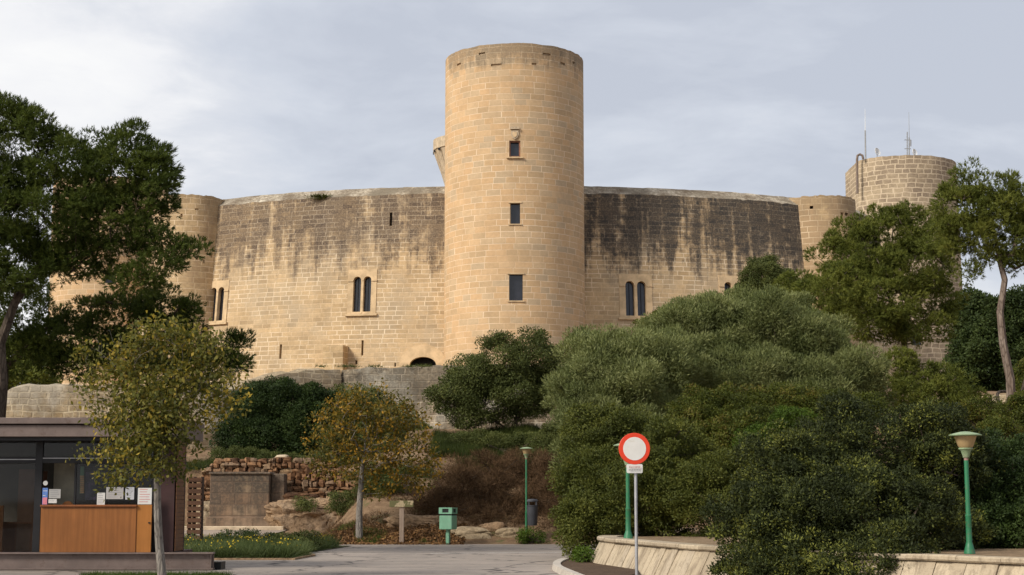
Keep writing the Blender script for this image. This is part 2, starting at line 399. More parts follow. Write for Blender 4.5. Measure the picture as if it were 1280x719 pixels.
tag(mb.build('road_marking', mk), 'thin white line painted across the road', kind='structure')
# footpath past the ruined wall
pm = plain('pale gravel path', (.30, .24, .19), .9, 0, .15, 1.2, .5, .01, .1)
mb = MB()
for k in range(16):
    x0, x1 = -22 + k * .78, -22 + (k + 1) * .78
    for (ya, yb) in ((62.5, 65), (65, 67.5), (67.5, 70.2)):
        mb.add([(x0, ya, gz(x0, ya) + .03), (x1, ya, gz(x1, ya) + .03), (x1, yb, gz(x1, yb) + .03), (x0, yb, gz(x0, yb) + .03)], [(0, 1, 2, 3)])
tag(mb.build('path', pm), 'pale gravel path in front of the ruined wall', kind='structure')
# kerb round the island below the bush
kp = [(PG(*q)) for q in ((742, 698), (722, 700.5), (706, 704), (697, 708.5), (697, 713), (706, 718), (722, 725), (748, 736))]
def spline(pts, n=6):
    out = []
    for i in range(len(pts) - 1):
        p0, p1, p2, p3 = pts[max(i-1, 0)], pts[i], pts[i+1], pts[min(i+2, len(pts)-1)]
        for k in range(n):
            t = k / n
            out.append(.5 * ((2*p1) + (p2-p0)*t + (2*p0-5*p1+4*p2-p3)*t*t + (3*p1-p0-3*p2+p3)*t**3))
    out.append(pts[-1]); return out
def strip(mb, pts, prof, m=0, gap=None):
    """sweeps a profile [(out, z)] along a ground path"""
    n = len(prof); vs_ = []
    for i, p in enumerate(pts):
        d = (pts[min(i+1, len(pts)-1)] - pts[max(i-1, 0)]); d.z = 0; d.normalize(); nn = Vector((d.y, -d.x, 0))
        for o_, z in prof: vs_.append((p.x + nn.x * o_, p.y + nn.y * o_, z))
    fs = []
    for i in range(len(pts) - 1):
        for k in range(n): fs.append((i*n+k, (i+1)*n+k, (i+1)*n+(k+1) % n, i*n+(k+1) % n))
    fs.append(tuple(range(n))); fs.append(tuple(range((len(pts)-1)*n, len(pts)*n))[::-1])
    mb.add(vs_, fs, m)
ks = spline(kp, 6); mb = MB(); strip(mb, ks, [(-.09, 0), (-.09, .12), (.09, .13), (.11, 0)])
tag(mb.build('kerb', plain('pale concrete kerb', (.46, .41, .35), .85, 0, .15, 4, dirt=(.25, .21, .17))), 'curved pale concrete kerb of the island at the foot of the sloping wall', 'kerb')
sheet('planting_bed', [(p.x + .02, p.y) for p in ks] + [(2.6, 34), (3.0, 38), (2.5, 41.0)], .09, plain('dark soil', (.09, .06, .04), .95, 0, .3, 6, .8, .02, .1), 'dark soil inside the kerb')

# ------------------------------------------------------------------ castle
def arc_table(pts):
    d = [0]
    for i in range(1, len(pts)): d.append(d[-1] + math.dist(pts[i], pts[i-1]))
    return d
class Path:
    def __init__(s, pts, closed=True):
        s.closed = closed; s.p = list(pts) + ([pts[0]] if closed else []); s.d = arc_table(s.p); s.L = s.d[-1]
        s.P = np.array(s.p); s.D = np.array(s.d)
    def at(s, q):
        if s.closed: q = q % s.L
        x = np.interp(q, s.D, s.P[:, 0]); y = np.interp(q, s.D, s.P[:, 1]); e = .3
        qa, qb = q - e, q + e
        if s.closed: qa %= s.L; qb %= s.L
        else: qa = max(qa, 0); qb = min(qb, s.L)
        dx = np.interp(qb, s.D, s.P[:, 0]) - np.interp(qa, s.D, s.P[:, 0]); dy = np.interp(qb, s.D, s.P[:, 1]) - np.interp(qa, s.D, s.P[:, 1])
        l = math.hypot(dx, dy) or 1
        return Vector((x, y, 0)), Vector((dy / l, -dx / l, 0))
    def find(s, px):
        """arc length of the front side point seen at this column"""
        r = (px - 640) / 1968.0; best = None
        for q in np.arange(0, s.L, .02):
            x = np.interp(q, s.D, s.P[:, 0]); y = np.interp(q, s.D, s.P[:, 1])
            if y > s.P[:, 1].mean(): continue
            e = abs(x / y - r)
            if best is None or e < best[0]: best = (e, q)
        return best[1]
def circle(cx, cy_, r, n=160, a0=90):
    return [(cx + r * math.cos(R(a0) + 2*PI*k/n), cy_ + r * math.sin(R(a0) + 2*PI*k/n)) for k in range(n)]
def shell(name, path, z0, z1, mats, parent, batter=0.0, holes=(), ds=.5, dz=.8, rim=.7, rise=0.0, rimn=.05, well=1.2, seed=3):
    """wall skin along a closed path with real openings; holes = (s, width, z_low, z_high, depth)"""
    rnd = random.Random(seed)
    ns = max(8, int(path.L / ds)); sb = [path.L * k / ns for k in range(ns)]
    sb = [q for q in sb if not any(abs(q - h[0]) < h[1] / 2 + .12 for h in holes)]
    for h in holes: sb += [h[0] - h[1] / 2, h[0] + h[1] / 2]
    sb = sorted(set(round(q, 4) for q in sb))
    nz = max(2, int((z1 - z0) / dz)); zb = [z0 + (z1 - z0) * k / nz for k in range(nz + 1)]
    for h in holes: zb += [h[2], h[3]]
    zb = sorted(set(round(q, 4) for q in zb)); V = []; UV = []
    n = len(sb); fr = [path.at(q) for q in sb]
    def off(z): return batter * (z1 - z)
    for zi, z in enumerate(zb):
        for i, q in enumerate(sb):
            p, nn = fr[i]; zz = z
            if zi == len(zb) - 1: zz += (rnd.random() - .6) * rimn * 2
            c = p + nn * off(z); V.append((c.x, c.y, zz)); UV.append((q, z))
    fs = []; mi = []; fuv = []
    def quad(idx, uvs, m=0): fs.append(idx); mi.append(m); fuv.append(uvs)
    for j in range(len(zb) - 1):
        for i in range(n):
            i2 = (i + 1) % n; q0 = sb[i]; q1 = sb[i2] if i2 else path.L + sb[0]
            qc, zc = (q0 + q1) / 2, (zb[j] + zb[j+1]) / 2
            if any(abs(qc - h[0]) < h[1] / 2 and h[2] < zc < h[3] for h in holes): continue
            quad((j*n+i, j*n+i2, (j+1)*n+i2, (j+1)*n+i), [(q0, zb[j]), (q1, zb[j]), (q1, zb[j+1]), (q0, zb[j+1])])
    for h in holes:
        q0, q1 = h[0] - h[1]/2, h[0] + h[1]/2
        cor = []
        pm_, nm = path.at(h[0])
        for q, z in ((q0, h[2]), (q1, h[2]), (q1, h[3]), (q0, h[3])):
            p, nn = path.at(q); c = p + nn * off(z); cor.append(Vector((c.x, c.y, z)))
        b = len(V)
        for c in cor: V.append(tuple(c))
        for c in cor: V.append(tuple(c - nm * h[4]))
        for a_, b_ in ((0, 1), (1, 2), (2, 3), (3, 0)):
            quad((b+a_, b+4+a_, b+4+b_, b+b_), [(q0, h[2]), (q0 + h[4], h[2]), (q0 + h[4], h[3]), (q0, h[3])])
        quad((b+4, b+5, b+6, b+7), [(q0, h[2]), (q1, h[2]), (q1, h[3]), (q0, h[3])], 1 if h[4] > .2 else 0)
    # rim, inner face and roof
    top = (len(zb) - 1) * n; b = len(V)
    for i in range(n):
        p, nn = fr[i]; c = p - nn * rim; V.append((c.x, c.y, z1 + rise + (rnd.random() - .5) * rimn))
    for i in range(n):
        p, nn = fr[i]; c = p - nn * rim; V.append((c.x, c.y, z1 - well))
    cx = sum(p.x for p, _ in fr) / n; cy2 = sum(p.y for p, _ in fr) / n
    V.append((cx, cy2, z1 - well)); ctr = len(V) - 1
    for i in range(n):
        i2 = (i + 1) % n; q0 = sb[i]; q1 = sb[i2] if i2 else path.L + sb[0]
        quad((top+i, top+i2, b+i2, b+i), [(q0, z1), (q1, z1), (q1, z1 + rim), (q0, z1 + rim)], 2 if len(mats) > 2 else 0)
        quad((b+i, b+i2, b+n+i2, b+n+i), [(q0, z1), (q1, z1), (q1, z1 - well), (q0, z1 - well)])
        quad((b+n+i, b+n+i2, ctr), [(q0, 0), (q1, 0), (q0, 5)])
    me = bpy.data.meshes.new(name); me.from_pydata(V, [], fs); me.polygons.foreach_set('material_index', mi)
    uvl = me.uv_layers.new(name='UVMap'); flat = [c for f in fuv for uv in f for c in uv]; uvl.data.foreach_set('uv', flat)
    me.polygons.foreach_set('use_smooth', [True] * len(fs)); me.set_sharp_from_angle(angle=R(35))
    o = link(name, me, mats, None); o.parent = parent
    if parent: o.matrix_parent_inverse = Matrix.Translation(-parent.location)
    return o

castle = empty('castle', (.2, 135.5, 4), 0, 'round sandstone castle with tall cylindrical tower rising from its curved curtain wall', 'castle')
TC = Vector((.18, 118.0)); TR = 5.22
ZTT = P(643, 54, 112.8).z
tower_path = Path(circle(TC.x, TC.y, TR))
def zof(py, Y, px=640): return P(px, py, Y).z
tw = []
for (x0, x1, y0, y1) in ((636.5, 650.5, 176, 196.5), (637.5, 650, 254, 280), (636.5, 653.5, 343, 376)):
    s_ = tower_path.find((x0 + x1) / 2); tw.append((s_, (x1 - x0) / 1968 * 112.8, zof(y1, 112.8), zof(y0, 112.8), .45))
tw_all = list(tw)
for (px_, y0, y1, wpx) in ((602, 63, 66, 9), (632, 66, 69.5, 16), (655, 60, 62.5, 7), (684, 64, 67, 12), (573, 70, 73, 8), (704, 72, 75, 9), (620, 79, 82, 14), (668, 78, 80.5, 6), (718, 66, 69, 5)):
    q = tower_path.find(px_); tw_all.append((q, wpx / 1968 * 112.8, zof(y1, 112.8), zof(y0, 112.8), .11))
# keep the window columns clear of the shallow eroded stones
tw_all = [h for i, h in enumerate(tw_all) if i < 3 or all(abs(h[0] - t[0]) > (h[1] + t[1]) / 2 + .1 for t in tw)]
tower = shell('round_tower', tower_path, 3, ZTT, [M['tower'], M['dark']], castle, 0.0, tw_all, ds=.34, dz=.8, rim=.8, rimn=.035)
tag(tower, 'tall plain round tower with three small windows in front')

# curtain wall
A_, B_ = 31.0, 16.0; CX, CYF = .25, 119.5
pts = []
for k in range(360):
    t = R(90) + 2 * PI * k / 360; x = CX + A_ * math.cos(t); s_ = math.sin(t)
    pts.append((x, CYF + B_ + (B_ if s_ < 0 else 31.0) * s_))
cpath = Path(pts)
ZC = zof(241, 119.5)
BAT = .085
def cY(px):
    q = cpath.find(px); return cpath.at(q)[0].y
bif = []   # twin windows: centre px, y top, y bottom, surround width px
for (pxc, y0, y1, wpx) in ((457, 338, 395, 36), (281, 352, 406, 30), (791, 344, 400, 41), (910, 346, 398, 36)):
    q = cpath.find(pxc); p, nn = cpath.at(q); Y = p.y
    bif.append((q, wpx / 1968 * Y / max(.72, abs(nn.y)), zof(y1, Y), zof(y0, Y), pxc))
slits = []
for (pxc, y0, y1, wpx) in ((489.5, 266, 283, 3.2), (460, 427, 446, 2.6), (453.5, 452, 457, 2.6), (362, 432, 450, 3), (1000, 285, 300, 3), (420 + 80, 455, 460, 2)):
    q = cpath.find(pxc); Y = cpath.at(q)[0].y
    slits.append((q, wpx / 1968 * Y, zof(y1, Y), zof(y0, Y), .6))
holes = [(q, w_ - .3, a + .15, b - .15, .5) for q, w_, a, b, _ in bif] + slits
qd = cpath.find(533); pd_, nd_ = cpath.at(qd); zd = zof(458, pd_.y)
holes.append((qd, 2.3, zd - 2.2, zd + .75, .9))
curtain = shell('curtain_wall', cpath, 2.5, ZC, [M['curtain'], M['dark'], M['coping']], castle, BAT, holes, ds=.5, dz=.9, rim=1.15, rise=.78, rimn=.05, well=.6)
tag(curtain, 'curved curtain wall streaked with black weathering under a pale coping')

def plate2d(outer, inners, depth):
    """flat plate with holes (x right, y up), front face at z=0 going back by depth"""
    cu = bpy.data.curves.new('plate', 'CURVE'); cu.dimensions = '2D'; cu.fill_mode = 'BOTH'; cu.extrude = depth / 2
    for poly in [outer] + inners:
        sp_ = cu.splines.new('POLY'); sp_.points.add(len(poly) - 1); sp_.use_cyclic_u = True
        for k, (x, y) in enumerate(poly): sp_.points[k].co = (x, y, 0, 1)
    ob = bpy.data.objects.new('plate', cu); COL.objects.link(ob)
    dg = bpy.context.evaluated_depsgraph_get(); me = bpy.data.meshes.new_from_object(ob.evaluated_get(dg))
    bpy.data.objects.remove(ob); bpy.data.curves.remove(cu)
    me.transform(Matrix.Translation((0, 0, -depth / 2))); return me
def arch(cx, w_, h, n=12):
    r = w_ / 2; pts_ = [(cx - r, 0), (cx + r, 0)]
    for k in range(n + 1):
        a = PI * k / n; pts_.append((cx + r * math.cos(a), h - r + r * math.sin(a)))
    return pts_
def mesh_join(items, name):
    bm = bmesh.new()
    for me, mi_, T in items:
        n0 = len(bm.faces); bm.from_mesh(me); bm.faces.ensure_lookup_table(); bm.verts.ensure_lookup_table()
        fs = bm.faces[n0:]; vset = {v for f in fs for v in f.verts}
        for f in fs: f.material_index = mi_
        if T is not None: bmesh.ops.transform(bm, matrix=T, verts=list(vset))
    me = bpy.data.meshes.new(name); bm.to_mesh(me); bm.free(); return me
def frame_at(path, q, z, batter, z1, lift=.03):
    p, nn = path.at(q); c = p + nn * (batter * (z1 - z) + lift)
    side = Vector((0, 0, 1)).cross(nn).normalized()
    n3 = (nn + Vector((0, 0, batter))).normalized(); up = n3.cross(side).normalized()
    M_ = Matrix((side, up, n3)).transposed().to_4x4(); M_.translation = Vector((c.x, c.y, z)); return M_
def boxm(lo, hi):
    b = MB(); b.box(lo, hi); return b.mesh('b')
def lathem(prof, n=10):
    b = MB(); b.lathe(prof, n); return b.mesh('l')
for i, (q, w_, za, zb_, pxc) in enumerate(bif):
    H = zb_ - za; ow = .27 * w_; gap = .085 * w_; oh = H * .84
    T = frame_at(cpath, q, za, BAT, ZC, .035)
    pl = plate2d([(-w_/2, 0), (w_/2, 0), (w_/2, H), (-w_/2, H)], [[(x, y + .06 * H + .02) for x, y in arch(-(ow + gap)/2, ow, oh - .06*H)], [(x, y + .06 * H + .02) for x, y in arch((ow + gap)/2, ow, oh - .06*H)]], .34)
    # column with base and capital between the lights, a projecting sill, impost band
    items = [(pl, 0, None)]
    items.append((boxm((-w_/2 - .12, -.1, -.05), (w_/2 + .12, .06, .14)), 0, None))
    cb = MB(); rx = Matrix.Rotation(-PI/2, 4, 'X')
    cb.lathe([(.13, 0), (.13, .08), (.075, .16), (.07, oh - ow*.5 - .35), (.1, oh - ow*.5 - .2), (.14, oh - ow*.5 - .05)], 10, (0, 0, 0), 0, Matrix.Translation((0, .1, -.09)) @ rx)
    items.append((cb.mesh('c'), 0, None))
    for sx in (-1, 1):
        xa, xb = sorted((sx * (ow + gap/2 + .01), sx * (w_/2 + .02)))
        items.append((boxm((xa, oh - ow*.5 - .06, -.02), (xb, oh - ow*.5 + .04, .06)), 0, None))
    items.append((boxm((-w_/2 + .1, .05, -.40), (w_/2 - .1, H - .1, -.355)), 1, None))
    for sx in (-1, 1):
        c_ = sx * (ow + gap)/2
        items.append((boxm((c_ - .02, .1, -.35), (c_ + .02, oh - .1, -.31)), 2, None))
    me = mesh_join(items, 'twin_window'); me.transform(T)
    o = link('window', me, [M['surround'], M['pane'], M['dark']], curtain, False); o.matrix_parent_inverse = Matrix.Identity(4)
    o.matrix_parent_inverse = Matrix.Translation(-Vector(castle.location)) if False else Matrix.Identity(4)
    WORLD_CHILD = None
# arched doorway near the foot of the tower
items = []
outer = [(1.8 * math.cos(PI*k/16), 1.55 * math.sin(PI*k/16)) for k in range(17)] + [(-1.8, -2.2), (1.8, -2.2)]
inner = [(1.0 * math.cos(PI*k/16), .62 * math.sin(PI*k/16)) for k in range(17)] + [(-1.0, -2.1), (1.0, -2.1)]
me = plate2d(outer, [inner], .3); me.transform(frame_at(cpath, qd, zd, BAT, ZC, .05))
door_o = link('doorway', me, [M['surround']], curtain, False)
# buttress block
q = cpath.find(431); T = frame_at(cpath, q, zof(463, cpath.at(q)[0].y), 0, ZC, 1.0)
mbb = MB(); mbb.box((-.8, -3, -.6), (.8, 1.72, 1.15), 0)
bt = mbb.mesh('buttress', bevel=.03); bt.transform(T)
uvb = bt.uv_layers.new(name='UVMap')
for lp in bt.loops:
    v_ = bt.vertices[lp.vertex_index].co; uvb.data[lp.index].uv = (v_.x + v_.y, v_.z)
butt = link('buttress', bt, [M['turret']], curtain, False)
# tower windows
for i, (s_, w_, za, zb_, dp) in enumerate(tw):
    T = frame_at(tower_path, s_, za, 0, ZTT, 0); H = zb_ - za; items = []
    b = MB()
    if i == 0:
        b.box((-w_/2 - .2, -.1, -.1), (w_/2 + .2, 0.0, .13), 0)
        for lo, hi in (((-w_/2, 0, -.25), (-w_/2 + .1, H, -.12)), ((w_/2 - .1, 0, -.25), (w_/2, H, -.12)), ((-w_/2 + .1, H - .1, -.25), (w_/2 - .1, H, -.12)), ((-w_/2 + .1, 0, -.25), (w_/2 - .1, .1, -.12))):
            b.box(lo, hi, 2)
        # carved shield with a small crown above
        sh = [(-.26, .62), (.26, .62), (.28, .3), (.17, .08), (0, -.04), (-.17, .08), (-.28, .3)]
        pl = plate2d([(x, y + H + .12) for x, y in sh], [], .16); pl.transform(Matrix.Translation((0, 0, .09))); items.append((pl, 3, None))
        pl = plate2d([(x * .6, (y - .3) * .6 + H + .12 + .3) for x, y in sh], [], .1); pl.transform(Matrix.Translation((0, 0, .13))); items.append((pl, 0, None))
        b.box((-.34, H + .82, -.02), (.34, H + .93, .17), 3); b.box((-.26, H + .93, -.02), (-.12, H + 1.02, .12), 3); b.box((-.05, H + .93, -.02), (.07, H + 1.04, .12), 3); b.box((.14, H + .93, -.02), (.27, H + 1.02, .12), 3)
    else:
        e = .12
        b.box((-w_/2 - e, H, -.1), (w_/2 + e, H + .1, .035), 0)
        b.box((-w_/2 - e, -.08, -.1), (w_/2 + e, 0, .06), 0)
        b.box((-w_/2 + .01, .01, -.33), (-w_/2 + .06, H - .01, -.28), 3 if i == 1 else 1)
        b.box((w_/2 - .06, .01, -.33), (w_/2 - .01, H - .01, -.28), 1)
    b.box((-w_/2 + .005, .005, -.40), (w_/2 - .005, H - .005, -.36), 1)
    items.append((b.mesh('b'), 0, None))
    bm = bmesh.new(); bm.from_mesh(items[-1][0]); 
    # keep the indices of the box collection
    bm.free()
    me = bpy.data.meshes.new('tower_window'); bmx = bmesh.new()
    for it, mi_, _ in items[:-1]:
        n0 = len(bmx.faces); bmx.from_mesh(it); bmx.faces.ensure_lookup_table()
        for f in bmx.faces[n0:]: f.material_index = mi_
    bmx.from_mesh(items[-1][0]); bmx.to_mesh(me); bmx.free(); me.transform(T)
    link('window', me, [M['surround'], M['pane'], M['redwood'], M['surround_grey']], tower, False)

# children of castle parts were given in world coordinates: parts carry an inverse of the castle's place
for part in (curtain, tower):
    for ch in part.children: ch.matrix_parent_inverse = Matrix.Identity(4)

def turret(px, half, ytop, Yc, seed):
    c = P(px, ytop, Yc); r = half / 1968 * Yc
    pth = Path(circle(c.x, Yc, r, 72)); z1 = zof(ytop, Yc - r)
    rn = random.Random(seed); hs = []; q0_ = pth.find(px)
    for k in range(9):
        dq = (k - 4) * .62 + rn.uniform(-.15, .15); w_ = rn.uniform(.15, .38); zt = z1 - rn.uniform(.6, 5.5); hs.append(((q0_ + dq) % pth.L, w_, zt, zt + rn.uniform(.14, .32), rn.choice([.12, .16, .3])))
    return shell('turret', pth, 3, z1, [M['turret'], M['dark']], castle, .012, hs, ds=.3, dz=.9, rim=.6, rimn=.06, well=.8, seed=seed)
tag(turret(238, 46, 243, 126.6, 5), 'pitted round turret at the left end of the curtain wall')
tag(turret(1022, 46, 244, 126.6, 6), 'sunlit round turret at the right end of the curtain wall')
# big tower on the left side, mostly behind the pine
lt = Path(circle(P(137, 300, 146).x, 146, 5.2)); zl = 30.5
lw = lt.find(140.5); lwh = (lw, .9, zof(355, 141.5), zof(341, 141.5), .45)
ltow = shell('side_tower', lt, 3, zl, [M['tower'], M['pane']], castle, 0.0, [lwh], ds=.4, dz=1.0, rim=.8)
tag(ltow, 'round side tower seen between the branches of the left pine')
# corbelled turret on the far side
mb = MB(); cc_ = P(586, 200, 160); r0 = 45 / 1968 * 160 - .02
zt_ = zof(177, 160); zm = zof(190, 160); zb2 = zof(232, 160)
n_ = 40
mb.lathe([(r0 - 1.25, zb2 - 12), (r0 - 1.2, zb2), (r0 - .28, zm - .5), (r0 - .1, zm), (r0, zm + .02), (r0, zt_), (r0 - .5, zt_), (r0 - .5, zt_ - .8), (.1, zt_ - .8)], n_, (cc_.x, 160, 0))
for k in range(n_ // 2):
    a = 2 * PI * k / (n_ // 2); T = Matrix.Translation((cc_.x, 160, 0)) @ Matrix.Rotation(a, 4, 'Z')
    vs_ = [T @ Vector(v) for v in ((r0 - 1.15, -.12, zb2 + .3), (r0 - 1.15, .12, zb2 + .3), (r0 - .02, .16, zm), (r0 - .02, -.16, zm), (r0 - 1.3, -.12, zm), (r0 - 1.3, .12, zm))]
    mb.add(vs_, [(0, 1, 2, 3), (0, 3, 4), (1, 5, 2)])
    mb.box((r0 - .05, -.14, zm - .28), (r0 + .015, .14, zm - .05), 1, T)
me = mb.mesh('t', smooth=True)
o = link('corbelled_turret', me, [M['surround_grey'], M['dark']], castle); tag(o, 'corbelled turret peeping out behind the tall tower')

# detached keep
kc = Vector((38.6, 157.0)); kr = 5.62; kp_ = []
for k in range(120):
    t = R(90) + 2 * PI * k / 120; x = kc.x + kr * math.cos(t); y = kc.y + kr * math.sin(t)
    kp_.append((max(x, 33.95), y))
# spread the points of the flat side
kq = []
for x, y in kp_:
    if x > 33.96 or not kq or kq[-1][0] > 33.96 or abs(kq[-1][1] - y) > .25: kq.append((x, y))
kpath = Path(kq); ZK = zof(195.5, 152, 1130)
keep = empty('keep', (38.6, 157, 8), 0, 'detached tall keep of coarse pale blocks with aerials on its top, right of the castle', 'tower')
kwh = [(kpath.find(1139.5), .95, zof(432, 151.5, 1140), zof(416, 151.5, 1140), .4)]
kw = shell('keep_wall', kpath, 6, ZK, [M['keep'], M['pane']], keep, .012, kwh, ds=.4, dz=1.0, rim=.9, rimn=.03, well=1.0, seed=9)
steel = plain('weathered grey steel', (.30, .30, .30), .5, .6, .15, 6)
white = plain('white plastic', (.75, .75, .73), .4, 0, .06, 6)
# aerials on the keep
def pk(px, py, Y=154): return P(px, py, Y)
t = pk(1082, 197); a_ = empty('mast', t, 0, 'thick grey whip mast at the left edge of the keep top', 'antenna')
mb = MB(); mb.tube([pk(1082, 200), pk(1081.5, 163)], [.08, .07], 8); mb.build('pole', steel, a_)
mb = MB(); mb.tube([pk(1081.5, 163), pk(1081.3, 136)], [.035, .015], 6); mb.build('whip', white, a_)
t = pk(1136, 196); a_ = empty('antenna_array', t, 0, 'lattice of thin aerials with short cross bars on the keep top', 'antenna')
mb = MB(); mb.tube([pk(1136.5, 200), pk(1136.5, 172)], .06, 6); mb.tube([pk(1134, 200), pk(1134, 165)], .05, 6); mb.tube([pk(1136.5, 172), pk(1136, 140)], [.03, .015], 5); mb.build('pole', steel, a_)
mb = MB()
for y_ in (175, 186): mb.tube([pk(1130.5, y_), pk(1138.5, y_)], .035, 5)
mb.tube([pk(1138.5, 183), pk(1138.5, 175)], .06, 6); mb.build('cross_bar', steel, a_)
def dish(px, py, r, lab):
    c = pk(px, py); a_ = empty('satellite_dish', pk(px, 199), 0, lab, 'dish')
    mb = MB(); T = Matrix.Translation(c) @ Matrix.Rotation(R(70), 4, 'X') @ Matrix.Rotation(R(40), 4, 'Y')
    mb.lathe([(.02, -.12), (r * .6, -.08), (r, .06), (r * .97, .08), (r * .55, -.03), (.02, -.07)], 16, (0, 0, 0), 0, T); mb.build('reflector', white, a_, smooth=True)
    mb = MB(); mb.tube([pk(px, 199), c + Vector((0, .1, 0))], .04, 6); mb.build('stand', steel, a_)
dish(1096.5, 190, .42, 'white satellite dish beside the mast at the left of the keep top')
dish(1143, 190.5, .36, 'small white dish close to the right of the aerial lattice')
t = pk(1070, 200); a_ = empty('cable_conduit', t, 0, 'grey pipe hooked over the left rim of the keep and running down its side', 'pipe')
mb = MB(); mb.tube([pk(1079, 199, 152.9), pk(1078, 194.5, 152.9), pk(1075, 193, 153), pk(1072, 194.5, 153.0), pk(1071.3, 199, 153.0), pk(1071.8, 242, 153.0)], .12, 8); mb.build('pipe', plain('rusty pipe', (.2, .15, .12), .7, .3), a_)

# ------------------------------------------------------------------ outer walls
def rough_wall(name, top, Ybase, mat, thick=1.6, step=.5, topn=.12, facen=.10, batter=.06, zb=2.0):
    """wall whose top follows points; rough, displaced face. top = [(px,py,Y)]"""
    T = [P(*q) for q in top]; path = spline(T, 14)
    # resample
    out = [path[0]]
    for p in path[1:]:
        if (p - out[-1]).length >= step * .9: out.append(p)
    n = len(out); rows = 14; V = []; UV = []; s_ = 0
    rnd = random.Random(4)
    for i, p in enumerate(out):
        if i: s_ += (Vector((p.x, p.y)) - Vector((out[i-1].x, out[i-1].y))).length
        d = out[min(i+1, n-1)] - out[max(i-1, 0)]; d.z = 0; d.normalize(); nn = Vector((d.y, -d.x, 0))
        zt = p.z + (rnd.random() - .5) * topn
        for j in range(rows + 1):
            z = zb + (zt - zb) * j / rows; e = batter * (zt - z) + (float(vnoise(s_, z, .9, 3)) - .5) * facen + (float(vnoise(s_, z, 2.7, 5)) - .5) * facen * 1.6
            if j == rows: e -= .12
            V.append((p.x + nn.x * e, p.y + nn.y * e, z)); UV.append((s_, z))
        zc_ = zt + .12 + (rnd.random() - .5) * topn
        V.append((p.x - nn.x * thick * .5, p.y - nn.y * thick * .5, zc_)); UV.append((s_, zt + thick * .5))
        V.append((p.x - nn.x * thick, p.y - nn.y * thick, zc_ - .1)); UV.append((s_, zt + thick))
        V.append((p.x - nn.x * thick, p.y - nn.y * thick, zb)); UV.append((s_, zt + thick + 4))
    m = rows + 4; fs = [((i)*m+j, (i+1)*m+j, (i+1)*m+j+1, i*m+j+1) for i in range(n-1) for j in range(m-1)]
    me = bpy.data.meshes.new(name); me.from_pydata(V, [], fs); uvl = me.uv_layers.new(name='UVMap')
    for lp in me.loops: uvl.data[lp.index].uv = UV[lp.vertex_index]
    me.polygons.foreach_set('use_smooth', [True] * len(fs)); me.set_sharp_from_angle(angle=R(45))
    return link(name, me, mat)
o = rough_wall('outer_wall', [(425, 462, 98.5), (450, 460.5, 98), (500, 459.5, 97.5), (567, 457.5, 97), (640, 457, 97), (720, 458, 98)], 97, M['scarp'], thick=2.2, facen=.14)
tag(o, 'grey lichen covered retaining wall of the moat below the tall tower', 'wall')
o = rough_wall('outer_wall', [(-60, 500, 88), (0, 492, 88), (15, 484, 88), (60, 482, 88.5), (150, 483, 89.5), (230, 486, 90), (290, 487, 92), (330, 474, 95.0), (380, 464, 97), (426, 462, 98.4)], 90, M['oldwall'], thick=2.0, topn=.12, facen=.2)
tag(o, 'sandy weathered retaining wall rising behind the kiosk roof and the dark shrubs', 'wall')
# low stone block in the moat edge seen above the wall
mb = MB(); q0 = P(424, 460, 101); mb.box((q0.x, 101, q0.z - 2), (q0.x + .5, 101.6, q0.z + .3)); 

# ------------------------------------------------------------------ ruined wall beside the path
def stone_blob(c, r, rnd):
    """one rough stone, 26 verts"""
    V = []; n1, n2 = 7, 4
    o = len(V); ph = rnd.random() * 6
    for j in range(1, n2):
        t = PI * j / n2
        for k in range(n1):
            a = 2 * PI * k / n1 + ph; q = 1 + (rnd.random() - .5) * .5
            sq = lambda v: math.copysign(abs(v) ** .55, v)
            V.append((c[0] + r[0] * q * sq(math.sin(t) * math.cos(a)), c[1] + r[1] * q * sq(math.sin(t) * math.sin(a)), c[2] + r[2] * q * sq(math.cos(t))))
    V.append((c[0], c[1], c[2] + r[2])); V.append((c[0], c[1], c[2] - r[2])); fs = []
    for j in range(n2 - 2):
        for k in range(n1): fs.append((j*n1+k, (j+1)*n1+k, (j+1)*n1+(k+1) % n1, j*n1+(k+1) % n1))
    tp, bt_ = len(V) - 2, len(V) - 1
    for k in range(n1): fs.append((tp, k, (k+1) % n1)); fs.append((bt_, (n2-2)*n1+(k+1) % n1, (n2-2)*n1+k))
    return V, fs
rnd = random.Random(5)
ruin = empty('rubble_wall', (-11, 71.2, .4), 0, 'tumbledown reddish dry stone wall behind the stained ashlar facing', 'wall')
mb = MB()
xa, xb = P(247, 600, 71).x, P(560, 600, 71).x
z = 0.2
while z < 3.7:
    h = rnd.uniform(.16, .3); x = xa + rnd.random() * .3
    while x < xb:
        w_ = rnd.choice([.18, .25, .32, .42, .58]) * rnd.uniform(.85, 1.15); pxx = 640 + (x / 71) * 1968
        topz = float(np.interp(pxx, [247, 262, 275, 330, 400, 430, 470, 520, 560], [2.9, 3.15, 3.55, 3.55, 3.55, 3.1, 2.6, 1.9, 1.3])) + rnd.uniform(-.06, .12)
        if z + h < topz and rnd.random() > .02:
            v_, f_ = stone_blob((x + w_/2, 71.1 + rnd.uniform(-.05, .08) + z * .03, z + h/2 + rnd.uniform(-.03, .03)), (w_ * .54, .3, h * rnd.uniform(.48, .62)), rnd); mb.add(v_, f_)
        x += w_ * rnd.uniform(.92, 1.0)
    z += h * .94
mb.build('stones', M['rubble'], ruin)
mb = MB(); pts_ = []
xs_ = np.linspace(xa + .1, xb, 26)
for k in range(len(xs_) - 1):
    x0, x1 = xs_[k], xs_[k+1]; t0 = float(np.interp(640 + x0 / 71 * 1968, [247, 275, 400, 430, 470, 520, 560], [2.8, 3.3, 3.3, 2.9, 2.4, 1.7, 1.1]))
    mb.box((x0, 71.15, 0), (x1 - .002, 72.3, t0))
mb.build('core', M['rock'], ruin)
